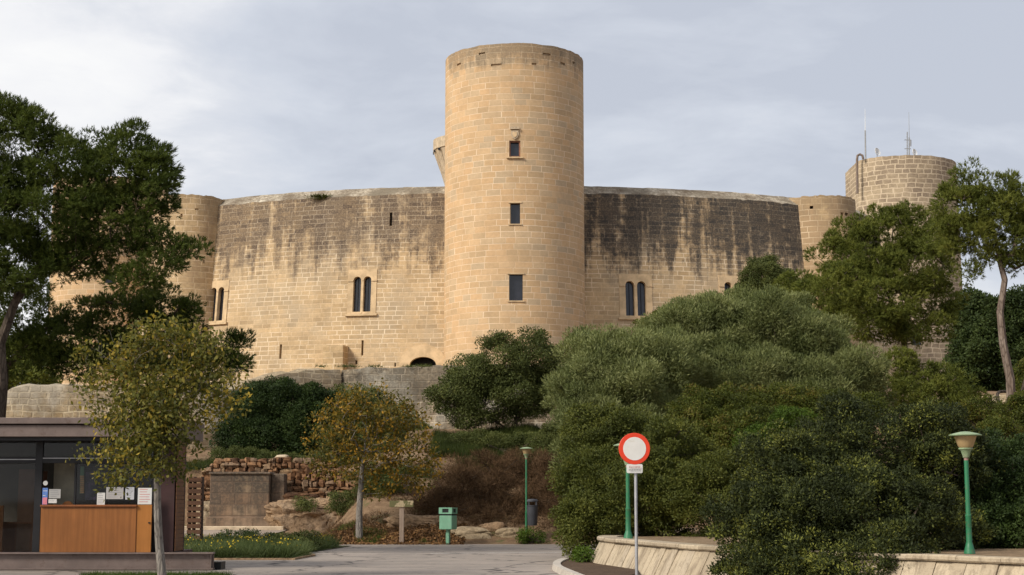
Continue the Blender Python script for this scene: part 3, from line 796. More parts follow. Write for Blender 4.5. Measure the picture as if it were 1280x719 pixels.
def uvbox(name, lo, hi, mat, parent=None, bevel=.03, rot=0.0):
    b = MB(); b.box(lo, hi); me = b.mesh(name, bevel=bevel); uvl = me.uv_layers.new(name='UVMap')
    me.update()
    for p in me.polygons:
        for li in p.loop_indices:
            v_ = me.vertices[me.loops[li].vertex_index].co
            uvl.data[li].uv = (v_.x if abs(p.normal.y) > .5 or abs(p.normal.z) > .5 else v_.y, v_.z if abs(p.normal.z) < .5 else v_.y)
    return link(name, me, mat, parent)
a, b = P(265, 660, 70), P(357, 592, 70)
fac = empty('ashlar_facing', ((a.x + b.x) / 2, 69.8, .4), 0, 'dark stained ashlar block wall standing in front of the rubble wall', 'wall')
z0 = gz(-11, 69.5) - .2; q1 = P(337, 592, 69.3)
uvbox('front_face', (a.x, 69.3, z0), (q1.x, 70.6, q1.z - .05), M['fountain'], fac)
uvbox('side_pier', (q1.x + .01, 69.7, z0), (b.x, 70.6, q1.z), M['fountain'], fac)
uvbox('plinth', (a.x - .12, 69.1, z0), (q1.x + .1, 69.29, z0 + .75), M['fountain'], fac)
uvbox('coping', (a.x - .05, 69.22, q1.z - .045), (q1.x + .06, 70.7, q1.z + .07), M['fountain'], fac)
# step edge in front
uvbox('kerb_step', (a.x - 1.6, 68.2, z0), (q1.x + .8, 68.9, z0 + .36), M['surround_grey'], fac)

def n3(x, y, z, s_, seed):
    return float(vnoise(x + z * .37, y + z * .71, s_, seed)) * .5 + float(vnoise(z + x * .53, x * .3 - y * .6, s_, seed + 5)) * .5
def boulder(name, c, r, mat, label, cat='rock', seed=0, group=None, sub=5):
    """craggy bedded rock"""
    bm = bmesh.new(); bmesh.ops.create_icosphere(bm, subdivisions=sub, radius=1)
    for v in bm.verts:
        d = v.co.normalized(); q = Vector([math.copysign(abs(t) ** .55, t) for t in d])
        p = Vector((q.x * r[0], q.y * r[1], q.z * r[2]))
        big = n3(p.x, p.y, p.z, .9, seed) - .5; mid = abs(n3(p.x, p.y, p.z * 1.6, .33, seed + 2) - .5) * 2; fine = n3(p.x, p.y, p.z, .12, seed + 3) - .5
        bed = abs(((p.z + .12 * math.sin(p.x * 1.7 + seed)) / .42) % 1 - .5) * 2
        k = 1 + big * .7 - (1 - mid) ** 4 * .18 + fine * .12 - (1 - bed) ** 5 * .10
        v.co = Vector((p.x * k, p.y * k, p.z * (1 + big * .5 + fine * .1))) + Vector(c)
    me = bpy.data.meshes.new(name); bm.to_mesh(me); bm.free(); me.polygons.foreach_set('use_smooth', [True] * len(me.polygons)); me.set_sharp_from_angle(angle=R(28))
    return tag(link(name, me, mat), label, cat, group)
boulder('rock_outcrop', P(388, 662, 69.6), (1.7, 1.0, 1.2), M['rock'], 'layered brown bedrock outcrop right of the ashlar facing', seed=2)
boulder('rock_outcrop', P(372, 630, 70.4), (1.1, .7, .45), M['rubble'], 'flat reddish rock ledge resting against the rubble wall', seed=4)
boulder('rock_outcrop', P(436, 660, 69.2), (1.1, .9, 1.3), M['rock'], 'rounded brown rock at the lower right end of the rubble wall', seed=21)
boulder('rock_outcrop', P(258, 655, 70.0), (.42, .6, 1.0), M['sandrock'], 'narrow yellowish rock between the slatted screen and the ashlar facing', seed=7)
boulder('rock_outcrop', P(478, 668, 66.0), (1.3, 1.0, .7), M['rock'], 'low brown bedrock behind the trunk of the orange tree', seed=8)
boulder('rock_outcrop', P(592, 674, 61.2), (.9, .5, .5), M['sandrock'], 'cracked pale rock at the road edge right of the green bin', seed=3)
boulder('rock_outcrop', P(636, 675, 61.2), (.6, .4, .42), M['sandrock'], 'pale rock at the road edge at the left foot of the centre lamp', seed=9)
boulder('rock_outcrop', P(614, 668, 61.7), (.6, .4, .5), M['rock'], 'brown broken rock in the bank between the two pale roadside rocks', seed=19)
boulder('rock_outcrop', P(535, 668, 62.6), (1.7, .6, .75), M['rock'], 'brown earth covered rock behind the green bin', seed=12)
boulder('rock_outcrop', P(352, 572, 72.4), (.35, .3, .14), M['surround_grey'], 'small pale stone lying on top of the rubble wall under the shrubs', seed=15, sub=4)
tag(rough_wall('boundary_wall', [(1165, 498, 84), (1200, 497, 84), (1240, 496, 84), (1290, 495, 84), (1350, 494, 84)], 84, M['oldwall'], thick=.6, zb=4, facen=.2), 'low sunlit stone wall beyond the right pine trunk', 'wall')

# ------------------------------------------------------------------ battered bed wall, right foreground
bp = [Vector((float(wallx(y)), float(y), 0)) for y in (60, 48, 43, 41.2, 39.6, 37.3, 34.5, 31.6, 29.2, 27, 25.3, 22, 18)]
bs_ = spline(bp, 10); dd = arc_table([(p.x, p.y) for p in bs_]); Lb = dd[-1]
def bat(s_):
    x = np.interp(s_, dd, [p.x for p in bs_]); y = np.interp(s_, dd, [p.y for p in bs_])
    x2 = np.interp(min(s_ + .25, Lb), dd, [p.x for p in bs_]); y2 = np.interp(min(s_ + .25, Lb), dd, [p.y for p in bs_])
    x1 = np.interp(max(s_ - .25, 0), dd, [p.x for p in bs_]); y1 = np.interp(max(s_ - .25, 0), dd, [p.y for p in bs_])
    d = Vector((x2 - x1, y2 - y1, 0)).normalized(); return Vector((x, y, 0)), Vector((d.y, -d.x, 0))
p_, n_t = bat(Lb * .5)
sg = -1 if n_t.y > 0 else 1
bed = empty('retaining_wall', (4.25, 31.6, 0), 0, 'sloping pale slab retaining wall with flat coping holding up the shrub bed', 'wall')
def bedmat():
    n = NT('streaked pale limestone slab'); p = n.pos(); isl = n.n('NewGeometry').outputs['Random Per Island']
    uv = n.n('TexCoord').outputs['UV']
    sv = n.n('Mapping', {'Vector': uv, 'Scale': (1, .28, 1)}).outputs[0]
    c = n.ramp(isl, [(.1, (.38, .31, .22)), (.5, (.48, .395, .28)), (.9, (.42, .35, .26))])
    c = n.mix(n.mapr(n.noise(sv, 5, 7, .7), .46, .66, 0, .75), c, (.20, .155, .11))
    c = n.mix(n.mapr(n.noise(p, 5, 8, .75), .5, .68, 0, .6), c, (.16, .13, .095))
    c = n.mix(n.mapr(n.noise(p, 28, 5, .75), .5, .7, 0, .4), c, (.12, .09, .06))
    return n.bsdf(c, .9, 0, n.noise(p, 30, 6, .7), .6, .012, .15)
M['bed'] = bedmat()
def slabs(name, w_, gap, prof, seed, jit=.004):
    rn = random.Random(seed); V = []; fs = []; UV = []; s_ = 0
    while s_ < Lb - w_:
        ww = w_ * rn.uniform(.85, 1.15); a_, b_ = s_ + gap, s_ + ww - gap; base = len(V); e = rn.uniform(-jit, jit) * 2; n = len(prof)
        for q in (a_, (a_ + b_) / 2, b_):
            p, nn = bat(q); nn = nn * sg
            for (o_, z) in prof:
                V.append((p.x + nn.x * (o_ + e), p.y + nn.y * (o_ + e), z + (e if z > .5 else 0))); UV.append((q, z))
        for i in (0, 1):
            for k in range(n): fs.append((base+i*n+k, base+(i+1)*n+k, base+(i+1)*n+(k+1) % n, base+i*n+(k+1) % n))
        fs.append(tuple(base + k for k in range(n))); fs.append(tuple(base + 2*n + k for k in range(n))[::-1])
        s_ += ww
    me = bpy.data.meshes.new(name); me.from_pydata(V, [], fs); uvl = me.uv_layers.new(name='UVMap')
    for lp in me.loops: uvl.data[lp.index].uv = UV[lp.vertex_index]
    return link(name, me, M['bed'], bed)
slabs('facing_slabs', .36, .0045, [(-.35, -.1), (-.35, .60), (.0, .60), (.36, -.1)], 1, .006)
slabs('coping', .95, .004, [(-.42, .602), (-.42, .70), (.05, .705), (.075, .68), (.075, .63), (.05, .602)], 2, .004)
soil = plain('dry leaf strewn soil', (.22, .155, .095), .95, 0, .35, 5, .8, .02, .1)
ins = [bat(q)[0] + bat(q)[1] * sg * -.36 for q in np.linspace(.5, Lb - .5, 60)]
sheet('flower_bed', [(p.x, p.y) for p in ins] + [(60, 14), (60, 60)], .67, soil, 'dry soil of the raised shrub bed')

# ------------------------------------------------------------------ street lamps
M['green'] = plain('green enamel paint', (.022, .16, .07), .5, 0, .12, 3, .2, .002, .5, dirt=(.12, .10, .06))
M['palegreen'] = plain('pale green enamel', (.26, .35, .2), .55, 0, .18, 4, .2, .002, .4, dirt=(.2, .2, .13))
M['lampglass'] = plain('dusty amber plastic shade', (.42, .30, .15), .35, 0, .12, 5, .1, .001, .5)
def mushroom_lamp(base, H, hr, label, lean=0.0, pale=True):
    o = empty('street_lamp', base, 0, label, 'street lamp', 'green street lamps'); u = hr / .29
    x, y, z = base; pr = .042 * u
    lz = H - .46 * u
    mb = MB(); mb.lathe([(pr * 2.4, 0), (pr * 2.3, .03), (pr * 1.5, .16), (pr * 1.25, .2), (pr * 1.2, H * .3), (pr * 1.3, H * .3 + .01), (pr * 1.3, H * .3 + .03), (pr, H * .3 + .04), (pr * .92, lz - .05)], 16, (x, y, z)); mb.build('pole', M['green'], o, smooth=True)
    mb = MB(); mb.lathe([(pr * .9, lz - .05), (pr * .9, lz)], 12, (x, y, z)); mb.build('joint', plain('worn primer', (.34, .2, .17), .6), o)
    mb = MB(); mb.lathe([(.055 * u, lz), (.06 * u, lz + .03), (.09 * u, lz + .12 * u), (.125 * u, lz + .15 * u), (.125 * u, lz + .17 * u)], 20, (x, y, z)); mb.build('collar', M['palegreen'] if pale else M['green'], o, smooth=True)
    mb = MB(); mb.lathe([(.11 * u, lz + .171 * u), (.135 * u, lz + .2 * u), (.195 * u, lz + .375 * u)], 24, (x, y, z)); mb.build('lamp_shade', M['lampglass'], o, smooth=True)
    mb = MB(); mb.lathe([(.19 * u, lz + .376 * u), (.285 * u, lz + .385 * u), (.29 * u, lz + .40 * u), (.2 * u, lz + .43 * u), (.08 * u, lz + .455 * u), (.02 * u, lz + .46 * u)], 32, (x, y, z)); mb.build('cap', M['palegreen'], o, smooth=True)
    return o
lz_ = lambda py, px, Y: P(px, py, Y).z
b = P(1212, 690, 28.6); Hl = lz_(539.5, 1212, 28.6) - .675
mushroom_lamp(Vector((b.x, 28.6, .675)), Hl, 20 / 1968 * 28.6, 'large green lamp with pale mushroom cap on the bed wall at the far right')
b = P(786.5, 672, 39.6); mushroom_lamp(Vector((b.x, 39.9, .675)), lz_(553, 786, 39.9) - .675, 17.5 / 1968 * 39.9, 'green lamp standing hidden behind the round red and white sign')
b = PG(658, 671, 0); yb_ = 60.6
b = P(658, 671, yb_); cl = Vector((b.x, yb_, gz(b.x, yb_) - .05)); mushroom_lamp(cl, lz_(559, 658, yb_) - cl.z, 8.3 / 1968 * yb_ * 1.0, 'small slender green lamp at the road edge with the dark grey bin on its pole')

# ------------------------------------------------------------------ bins
c = P(665.5, 640, 60.45); u = 60.45 / 1968
bn = empty('litter_bin', (c.x, 60.45, .6), 0, 'dark grey cylindrical litter bin fixed to the pole of the centre lamp', 'litter bin')
gm = plain('dark grey plastic', (.045, .047, .055), .5, 0, .15, 3)
zt, zb0 = P(665, 624, 60.45).z, P(665, 657, 60.45).z; rr = 6.8 * u; hh = zt - zb0
mb = MB(); mb.lathe([(rr * .8, 0), (rr * .86, .04), (rr, hh * .72), (rr * 1.06, hh * .73), (rr * 1.06, hh * .77), (rr * .95, hh * .77), (rr * .9, hh * .3), (.02, hh * .3)], 24, (c.x, 60.45, zb0)); mb.build('body', gm, bn, smooth=True)
mb = MB(); mb.lathe([(rr * 1.04, hh * .9), (rr * 1.04, hh * .94), (rr * .8, hh), (.02, hh * 1.01)], 24, (c.x, 60.45, zb0)); mb.build('lid', gm, bn, smooth=True)
for k in range(4):
    mb = MB(); a_ = R(45 + 90 * k); mb.box((c.x + rr * .93 * math.cos(a_) - .03, 60.45 + rr * .93 * math.sin(a_) - .03, zb0 + hh * .76), (c.x + rr * .93 * math.cos(a_) + .03, 60.45 + rr * .93 * math.sin(a_) + .03, zb0 + hh * .91)); mb.build('lid_post', gm, bn)
Yg = 59.55; c = P(560, 678, Yg); u = Yg / 1968
gb = empty('litter_bin', (c.x, Yg, 0), R(-24), 'pale green square litter bin on a short post beside the road', 'litter bin')
pg = plain('sun bleached green paint', (.15, .32, .21), .45, 0, .1, 3, .2, .002, .4, dirt=(.22, .32, .23))
zz = lambda py: P(560, py, Yg).z
wv = 8.6 * u
def loc(name, mb, mat, par, **k): return mb.build(name, mat, par, world=False, **k)
mb = MB(); mb.box((-.065, -.065, -.02), (.065, .065, zz(661))); loc('post', mb, pg, gb, bevel=.01)
mb = MB(); mb.box((-wv, -wv * .85, zz(662)), (wv, wv * .85, zz(644.5))); loc('body', mb, pg, gb, bevel=.02)
mb = MB(); mb.box((-wv * .9, -wv * .76, zz(644.5) + .001), (wv * .9, wv * .76, zz(642.5))); loc('neck', mb, M['dark'], gb)
z5, z6 = zz(642.5) + .001, zz(634.5)
mb = MB(); mb.box((-wv * 1.03, -wv * .9, z5), (wv * 1.03, wv * .9, z5 + .05)); mb.box((-wv * 1.03, -wv * .9, z6 - .045), (wv * 1.03, wv * .9, z6)); 
for sx in (-1, 1):
    for sy in (-1, 1):
        xa_, xb_ = sorted((sx * wv * 1.03, sx * wv * .5)); ya_, yb2 = sorted((sy * wv * .9, sy * wv * .45)); mb.box((xa_, ya_, z5 + .051), (xb_, yb2, z6 - .046))
loc('hood', mb, pg, gb)
mb = MB(); mb.box((-wv * .95, -wv * .8, z5 + .052), (wv * .95, wv * .8, z6 - .047)); loc('opening', mb, M['dark'], gb)

# ------------------------------------------------------------------ wooden finger board
Yw = 60.3; c = P(502, 677, Yw)
ws = empty('wooden_signpost', (c.x, Yw, gz(c.x, Yw)), 0, 'weathered wooden post with a blank mossy board near the road', 'signpost')
mb = MB(); z0 = gz(c.x, Yw) - .1
mb.box((c.x - .085, Yw - .06, z0), (c.x + .085, Yw + .06, P(502, 634.5, Yw).z)); mb.build('post', wood('grey weathered post', (.22, .16, .12), (.34, .26, .2), .9), ws, bevel=.012)
n = NT('mossy board with worn pale patches'); tcn = n.n('TexCoord').outputs['Object']
cbd = n.mix(n.mapr(n.noise(tcn, 3.4, 2, .4), .52, .56), (.13, .12, .05), (.42, .33, .2)); cbd = n.mix(n.mapr(n.noise(tcn, 20, 5, .7), .45, .65, 0, .5), cbd, (.09, .08, .04))
bmt = n.bsdf(cbd, .85)
mb = MB(); mb.box((P(487, 630, Yw).x, Yw - .1, P(502, 634, Yw).z), (P(517, 630, Yw).x, Yw - .061, P(502, 626, Yw).z)); mb.build('board', bmt, ws, bevel=.01)

# ------------------------------------------------------------------ round traffic sign
Ys = 31.0; c = P(793, 561, Ys); k_ = Ys / 1968
sg_ = empty('traffic_sign', (c.x, Ys, 0), R(6), 'round sign with red ring, white centre, over small white plaque on grey pole', 'road sign')
galv = plain('galvanised steel', (.42, .42, .43), .45, .55, .1, 5)
red = plain('red reflective sheet', (.72, .055, .02), .35, 0, .05, 6, .0); wht = plain('white reflective sheet', (.72, .70, .66), .4, 0, .05, 2.5, .0, dirt=(.62, .58, .5))
mb = MB(); mb.lathe([(.031, -.1), (.031, P(793, 543, Ys).z), (.005, P(793, 542.8, Ys).z)], 14, (.03, .055, 0)); loc('pole', mb, galv, sg_, smooth=True)
RX = Matrix.Translation((0, 0, c.z)) @ Matrix.Rotation(PI/2, 4, 'X')
rs = 19.3 * k_
mb = MB(); mb.lathe([(rs, -.02), (rs, .012), (rs * .985, .016), (rs * .72, .016), (rs * .72, .012)], 64, (0, 0, 0), 0, RX); loc('ring', mb, red, sg_)
mb = MB(); mb.lathe([(rs * .735, .0165), (rs * .735, .0195)], 64, (0, 0, 0), 0, RX); loc('disc', mb, wht, sg_)
mb = MB(); mb.lathe([(rs * .97, -.024), (rs * .97, -.021)], 48, (0, 0, 0), 0, RX); loc('back_plate', mb, galv, sg_)
for dz_ in (-.12, .12):
    mb = MB(); mb.box((.03 - .045, .02, c.z + dz_ - .02), (.03 + .045, .095, c.z + dz_ + .02)); loc('clamp', mb, galv, sg_)
za, zb_ = P(793, 591.5, Ys).z, P(793, 580.3, Ys).z
def rrect(x0, y0, x1, y1, r, n=5):
    o = []
    for cx_, cy2, a0 in ((x1 - r, y1 - r, 0), (x0 + r, y1 - r, 90), (x0 + r, y0 + r, 180), (x1 - r, y0 + r, 270)):
        for k in range(n + 1): a = R(a0 + 90 * k / n); o.append((cx_ + r * math.cos(a), cy2 + r * math.sin(a)))
    return o
pw = 9.8 * k_
me = plate2d(rrect(-pw, za, pw, zb_, .025), [], .02); me.transform(Matrix.Translation((0, -.012, 0)) @ Matrix.Rotation(PI/2, 4, 'X'))
pq = link('plaque', me, wht, sg_, False)
def text(body, size, loc_, parent, mat, name='lettering', sx=1.0):
    cu = bpy.data.curves.new('t', 'FONT'); cu.body = body; cu.size = size; cu.align_x = 'CENTER'; cu.align_y = 'CENTER'; cu.extrude = .0008
    ob = bpy.data.objects.new('t', cu); COL.objects.link(ob)
    me = bpy.data.meshes.new_from_object(ob.evaluated_get(bpy.context.evaluated_depsgraph_get())); bpy.data.objects.remove(ob); bpy.data.curves.remove(cu)
    me.transform(Matrix.Translation(loc_) @ Matrix.Rotation(PI/2, 4, 'X') @ Matrix.Diagonal((sx, 1, 1, 1)))
    return link(name, me, mat, parent, False)
ink = plain('dark grey ink', (.06, .06, .07), .6); redink = plain('faded red ink', (.35, .1, .08), .6)
text('EXCEPTE', .055, (0, -.034, zb_ - .06), pq, redink); text('VEHICLES AUTORITZATS', .042, (0, -.034, za + .06), pq, ink, sx=.52)

# ------------------------------------------------------------------ kiosk
KY = 38.0
def kx(px, Y=KY): return (px - 640) / 2018 * Y
def kz(py, Y=KY, px=120): return P(px, py, Y).z
kiosk = empty('kiosk', (kx(60), KY + 1.5, .38), 0, 'low dark ticket kiosk with orange wood counter and steel edged flat roof', 'kiosk')
steelb = plain('brownish grey painted steel beam', (.165, .125, .11), .5, .3, .14, 2.5, .3, .004, .4, dirt=(.11, .075, .06))
blk = plain('black powder coated frame', (.012, .012, .014), .45, .2, .2, 5)
maroon = plain('dark maroon panel', (.045, .018, .017), .55, 0, .15, 2)
orange = wood('orange varnished plywood', (.22, .082, .022), (.30, .115, .032), .42)
orange2 = wood('bright orange plywood', (.33, .13, .028), (.39, .155, .036), .42)
brownw = wood('brown timber cladding', (.12, .055, .025), (.2, .09, .04), .6, 'X')
XL = kx(-120); XR = kx(233); z0 = kz(690); z1 = kz(547); zr = kz(522)
def kb(name, items, mat, bevel=0.0, par=None):
    mb = MB()
    for lo, hi in items: mb.box(lo, hi)
    return mb.build(name, mat, par or kiosk, bevel=bevel)
kb('roof', [((XL, KY - 1.0, kz(530, KY - 1)), (kx(219, KY - 1), KY + 2.3, kz(522, KY - 1))), ((XL, KY - .92, z1 - .02), (kx(218.5, KY - 1), KY + 2.2, kz(531, KY - 1)))], steelb, .012)
kb('ceiling', [((XL, KY - .8, z1 - .10), (kx(212), KY + 2.1, z1 - .021))], blk)
kb('floor', [((XL, KY - .02, z0 - .1), (kx(220), KY + 2.1, z0))], maroon)
# steel base beam: flanges and web
Yb = KY - .35; zt_, zbm = kz(690.5, Yb), kz(712, Yb)
kb('base_beam', [((XL, Yb - .1, zt_ - .035), (kx(269, Yb), Yb + .16, zt_)), ((XL, Yb + .02, zbm + .036), (kx(269, Yb), Yb + .035, zt_ - .036)), ((XL, Yb - .1, zbm), (kx(269, Yb), Yb + .16, zbm + .035)),
                 ((kx(266, Yb), Yb - .09, zbm + .036), (kx(266, Yb) + .01, Yb + .019, zt_ - .036))], steelb, 0)
kb('footing', [((kx(258, Yb), Yb - .02, -.01), (kx(262, Yb), Yb + .1, zbm - .001))], M['surround_grey'])
kb('footing', [((kx(100, Yb), Yb - .02, -.01), (kx(104, Yb), Yb + .1, zbm - .001))], M['surround_grey'])
kb('step_block', [((kx(255, Yb), Yb + .3, 0), (kx(275, Yb), Yb + .9, zbm + .16))], blk)
# frame
YF = KY
kb('frame', [((kx(43), YF - .05, z0), (kx(52), YF + .06, z1 - .1)), ((kx(-60), YF - .05, z0), (kx(-52), YF + .06, z1 - .1)), ((kx(190), YF - .05, z0), (kx(198.5), YF + .06, z1 - .1)),
             ((XL, YF - .045, kz(579)), (kx(43) - .002, YF + .05, kz(571))), ((kx(52) + .002, YF - .045, kz(579)), (kx(190) - .002, YF + .05, kz(571))),
             ((XL, YF - .045, kz(553)), (kx(43) - .002, YF + .05, z1 - .102)), ((kx(52) + .002, YF - .045, kz(553)), (kx(190) - .002, YF + .05, z1 - .102)),
             ((kx(92), YF - .02, kz(632)), (kx(94.5), YF + .04, kz(579.5)))], blk, .004)
kb('rail', [((XL, YF - .055, kz(575)), (kx(43) - .003, YF - .047, kz(574))), ((kx(52) + .003, YF - .055, kz(573.4)), (kx(140), YF - .047, kz(572.4)))], galv)
n = NT('tinted glass'); 
gl = n.n('BsdfGlossy', {'Color': (.45, .46, .48), 'Roughness': .03}); tr = n.n('BsdfTransparent', {'Color': (.78, .78, .76)})
fr_ = n.n('Fresnel', {'IOR': 1.5}); mx = n.n('MixShader', {0: n.math('MULTIPLY', fr_.outputs[0], .8), 1: tr.outputs[0], 2: gl.outputs[0]}); n.t.links.new(mx.outputs[0], n.out.inputs[0]); glass = n.mat
kb('side_frame', [((kx(218), YF + .86, z0), (kx(221.2), YF + .95, z1 - .03))], maroon)
for (a_, b_, c_, d_) in ((-120, 42.6, 572, 553.4), (52.4, 189.6, 571, 553.4), (-52, 42.6, 690, 579.4), (94.8, 189.6, 632, 579.4)):
    kb('pane', [((kx(a_), YF - .005, kz(c_)), (kx(b_), YF + .003, kz(d_)))], glass)
counter = kb('counter', [((kx(51.5, KY - .42), YF - .42, z0), (kx(171, KY - .42), YF - .07, kz(633.5)))], orange, .006)
kb('counter_top', [((kx(50.5, KY - .45), YF - .47, kz(633.4)), (kx(171, KY - .45), YF - .03, kz(631)))], wood('brown counter edge', (.2, .07, .025), (.28, .1, .03), .45), .005)
kb('counter_door', [((kx(171.3, KY - .4), YF - .40, z0), (kx(190, KY - .4), YF - .34, kz(631)))], orange2, .004)
kb('handle', [((kx(186, KY - .42), YF - .43, kz(654)), (kx(188.5, KY - .42), YF - .401, kz(652.5)))], blk)
kb('back_wall', [((XL, KY + 2.0, z0), (kx(200), KY + 2.08, z1 - .1))], plain('dim olive grey wall', (.07, .065, .055), .7))
kb('partition', [((kx(66, KY + .9), KY + .9, z0), (kx(94, KY + .9), KY + .95, kz(579, KY + .9)))], plain('grey green panel', (.5, .47, .36), .7))
kb('display_panel', [((kx(94, KY + .4), KY + .4, kz(632, KY + .4)), (kx(135, KY + .4), KY + .44, kz(578, KY + .4)))], blk)
kb('side_panel', [((kx(199), YF - .06, z0), (kx(218.5), YF + .85, z1 - .022))], maroon, .006)
kb('inner_panel', [((kx(14), YF + .5, z0), (kx(40), YF + .55, kz(586)))], plain('dull brown panel', (.16, .09, .06), .55))
kb('cladding', [((kx(219.8), YF - .03, kz(689) + k * .1), (kx(221), YF + .85, kz(689) + k * .1 + .094)) for k in range(int((z1 - kz(689)) / .1) + 1)], brownw, .004)
# leaning door leaf and side shelf behind the glass
M_ = Matrix.Translation((kx(35), YF + .2, z0)) @ Matrix.Rotation(R(3.5), 4, 'Y')
mb = MB(); mb.box((0, 0, 0), (.09, .6, kz(588) - z0), 0, M_); mb.build('door_leaf', wood('reddish door edge', (.13, .055, .03), (.17, .075, .04), .5), kiosk)
kb('desk', [((kx(-40), YF + .3, kz(655)), (kx(38), YF + .9, kz(653))), ((kx(-40), YF + .8, z0), (kx(37), YF + .85, kz(655.2)))], wood('reddish desk', (.15, .06, .03), (.2, .08, .04), .5))
kb('desk_front', [((kx(-60), YF + .1, z0), (kx(3), YF + .15, kz(632)))], orange)
def disp(name, x0, y0, x1, y1, cols, Y, label, lines=5, cat='notice', group='paper notices in the kiosk window', tilt=0):
    c0 = P(x0, y1, Y); c1 = P(x1, y0, Y)
    o = empty(name, (c0.x, Y, c0.z), 0, label, cat, group)
    mb = MB(); mb.box((c0.x, Y - .004, c0.z), (c1.x, Y, c1.z)); mb.build('sheet', cols[0], o)
    rn = random.Random(int(x0)); mb = MB(); w_ = c1.x - c0.x; h = c1.z - c0.z
    for k in range(lines):
        z_ = c1.z - h * (k + .7) / (lines + .6); e = rn.uniform(.45, .8)
        mb.box((c0.x + w_ * .12, Y - .0062, z_), (c0.x + w_ * (.12 + e), Y - .0045, z_ + h * .035))
    if lines: mb.build('print', cols[1], o)
    return o
paper = plain('white paper', (.62, .62, .60), .8, 0, .04, 3, 0); greyink = plain('grey ink', (.25, .25, .27), .8, 0, .1, 3, 0)
disp('notice', 121, 616, 131.5, 631, (paper, greyink), YF - .05, 'narrow white notice standing on the counter, left of the large sheet', 6)
disp('notice', 132.5, 609, 154.5, 624, (plain('greyish laminated paper', (.42, .41, .40), .5, 0, .05, 3, 0), greyink), YF - .052, 'large greyish landscape notice taped to the glass under the leaves', 5)
disp('notice', 156.5, 609, 168, 624.5, (plain('bluish white paper', (.5, .52, .55), .6, 0, .05, 3, 0), greyink), YF - .051, 'portrait bluish notice between the large grey sheet and the price board', 6)
disp('price_board', 172, 610, 190, 630.5, (paper, plain('pink print', (.55, .2, .2), .8, 0, .1, 3, 0)), YF - .36, 'white board with pink print over the bright orange counter door', 6, 'notice')
disp('notice', 61, 611.5, 76, 623, (plain('pale grey paper', (.38, .38, .37), .8, 0, .05, 3, 0), greyink), YF - .06, 'grey notice with black lines at the left end of the counter', 4)
disp('notice', 60.5, 624, 71, 629, (paper, ink), YF - .058, 'small white label strip just above the counter at its left end', 1)
colp = [plain('poster ' + nm, c_, .5, 0, .2, 8, 0) for nm, c_ in (('blue', (.1, .2, .5)), ('pink', (.6, .2, .25)), ('green', (.1, .25, .15)))]
o = disp('leaflet', 52.5, 610, 60, 631, (colp[0], paper), YF - .062, 'blue and pink leaflet on the black post at the counter left end', 3, 'leaflet', None)
mb = MB(); c0 = P(53, 630.5, YF - .07); c1 = P(59, 622, YF - .07); mb.box((c0.x, YF - .074, c0.z), (c1.x, YF - .068, c1.z)); mb.build('picture', colp[1], o)
mb = MB(); c0 = P(57, 604, YF - .07); mb.lathe([(.055, 0), (.055, .012)], 20, (0, 0, 0), 0, Matrix.Translation(c0) @ Matrix.Rotation(PI/2, 4, 'X'))
tag(mb.build('round_sticker', paper), 'small round white sticker on the black kiosk post', 'sticker')
o = disp('poster', 99.5, 583, 105.5, 617, (colp[2], paper), KY + .35, 'tall narrow strip of small coloured cards inside the kiosk', 0, 'poster', None)
mb = MB()
for k in range(9):
    ca, cb_ = P(100, 616.5 - k * 2.5, KY + .34), P(105, 614.6 - k * 2.5, KY + .34); mb.box((ca.x, KY + .335, ca.z), (cb_.x, KY + .345, cb_.z))
mb.build('card', plain('orange card', (.5, .3, .14), .6, 0, .3, 9, 0), o)
o = disp('poster', 106, 590, 121, 625, (plain('night blue poster', (.035, .035, .075), .5, 0, .7, 3, 0, dirt=(.18, .08, .25)), paper), KY + .36, 'dark violet poster inside the kiosk right of the strip of cards', 0, 'poster', None)
o = empty('stool', P(82, 640, KY + .2), 0, 'round topped wooden chair back just above the counter', 'chair')
o.location = (kx(81), KY + .25, z0)
mb = MB(); T = Matrix.Translation((kx(81), KY + .25, kz(634))) @ Matrix.Rotation(PI/2, 4, 'X')
pl = plate2d([(.14 * math.cos(PI*k/12), .14 * math.sin(PI*k/12)) for k in range(13)] + [(-.14, -.15), (.14, -.15)], [], .03); pl.transform(T); link('backrest', pl, orange, o)
mb = MB(); mb.box((kx(81) - .15, KY + .28, z0 + .44), (kx(81) + .15, KY + .6, z0 + .47)); mb.build('seat', orange, o)
for dx, dy in ((-.12, .3), (.12, .3), (-.12, .57), (.12, .57)):
    mb = MB(); top_ = z0 + .439 if dy > .4 else kz(634) - .1
    mb.box((kx(81) + dx - .012, KY + dy - .012, z0), (kx(81) + dx + .012, KY + dy + .012, z0 + .439)); mb.build('leg', steelb, o)
# slatted timber screen behind the kiosk
YL = 50; la = P(233.5, 672, YL); lb_ = P(253, 596, YL)
lat = empty('slatted_screen', ((la.x + lb_.x)/2, YL, 0), 0, 'stack of dark brown timber slats beside the right end of the kiosk', 'screen')
mb = MB(); nsl = 13
slm = wood('rusty brown slats', (.11, .055, .03), (.18, .085, .045), .7, 'X')
for k in range(nsl):
    for dy in (0, .35):
        mb = MB(); z_ = .02 + (lb_.z - .02) * k / nsl; mb.box((la.x, YL - .05 + dy, z_ + .02), (lb_.x, YL + dy, z_ + .15)); mb.build('slat', slm, lat, bevel=.006)
for fx in (.03, .36, .9):
    mb = MB(); x_ = la.x + (lb_.x - la.x) * fx; mb.box((x_, YL + .005, 0), (x_ + .05, YL + .295, lb_.z)); mb.build('upright', wood('dark upright', (.06, .03, .02), (.09, .05, .03), .7), lat)

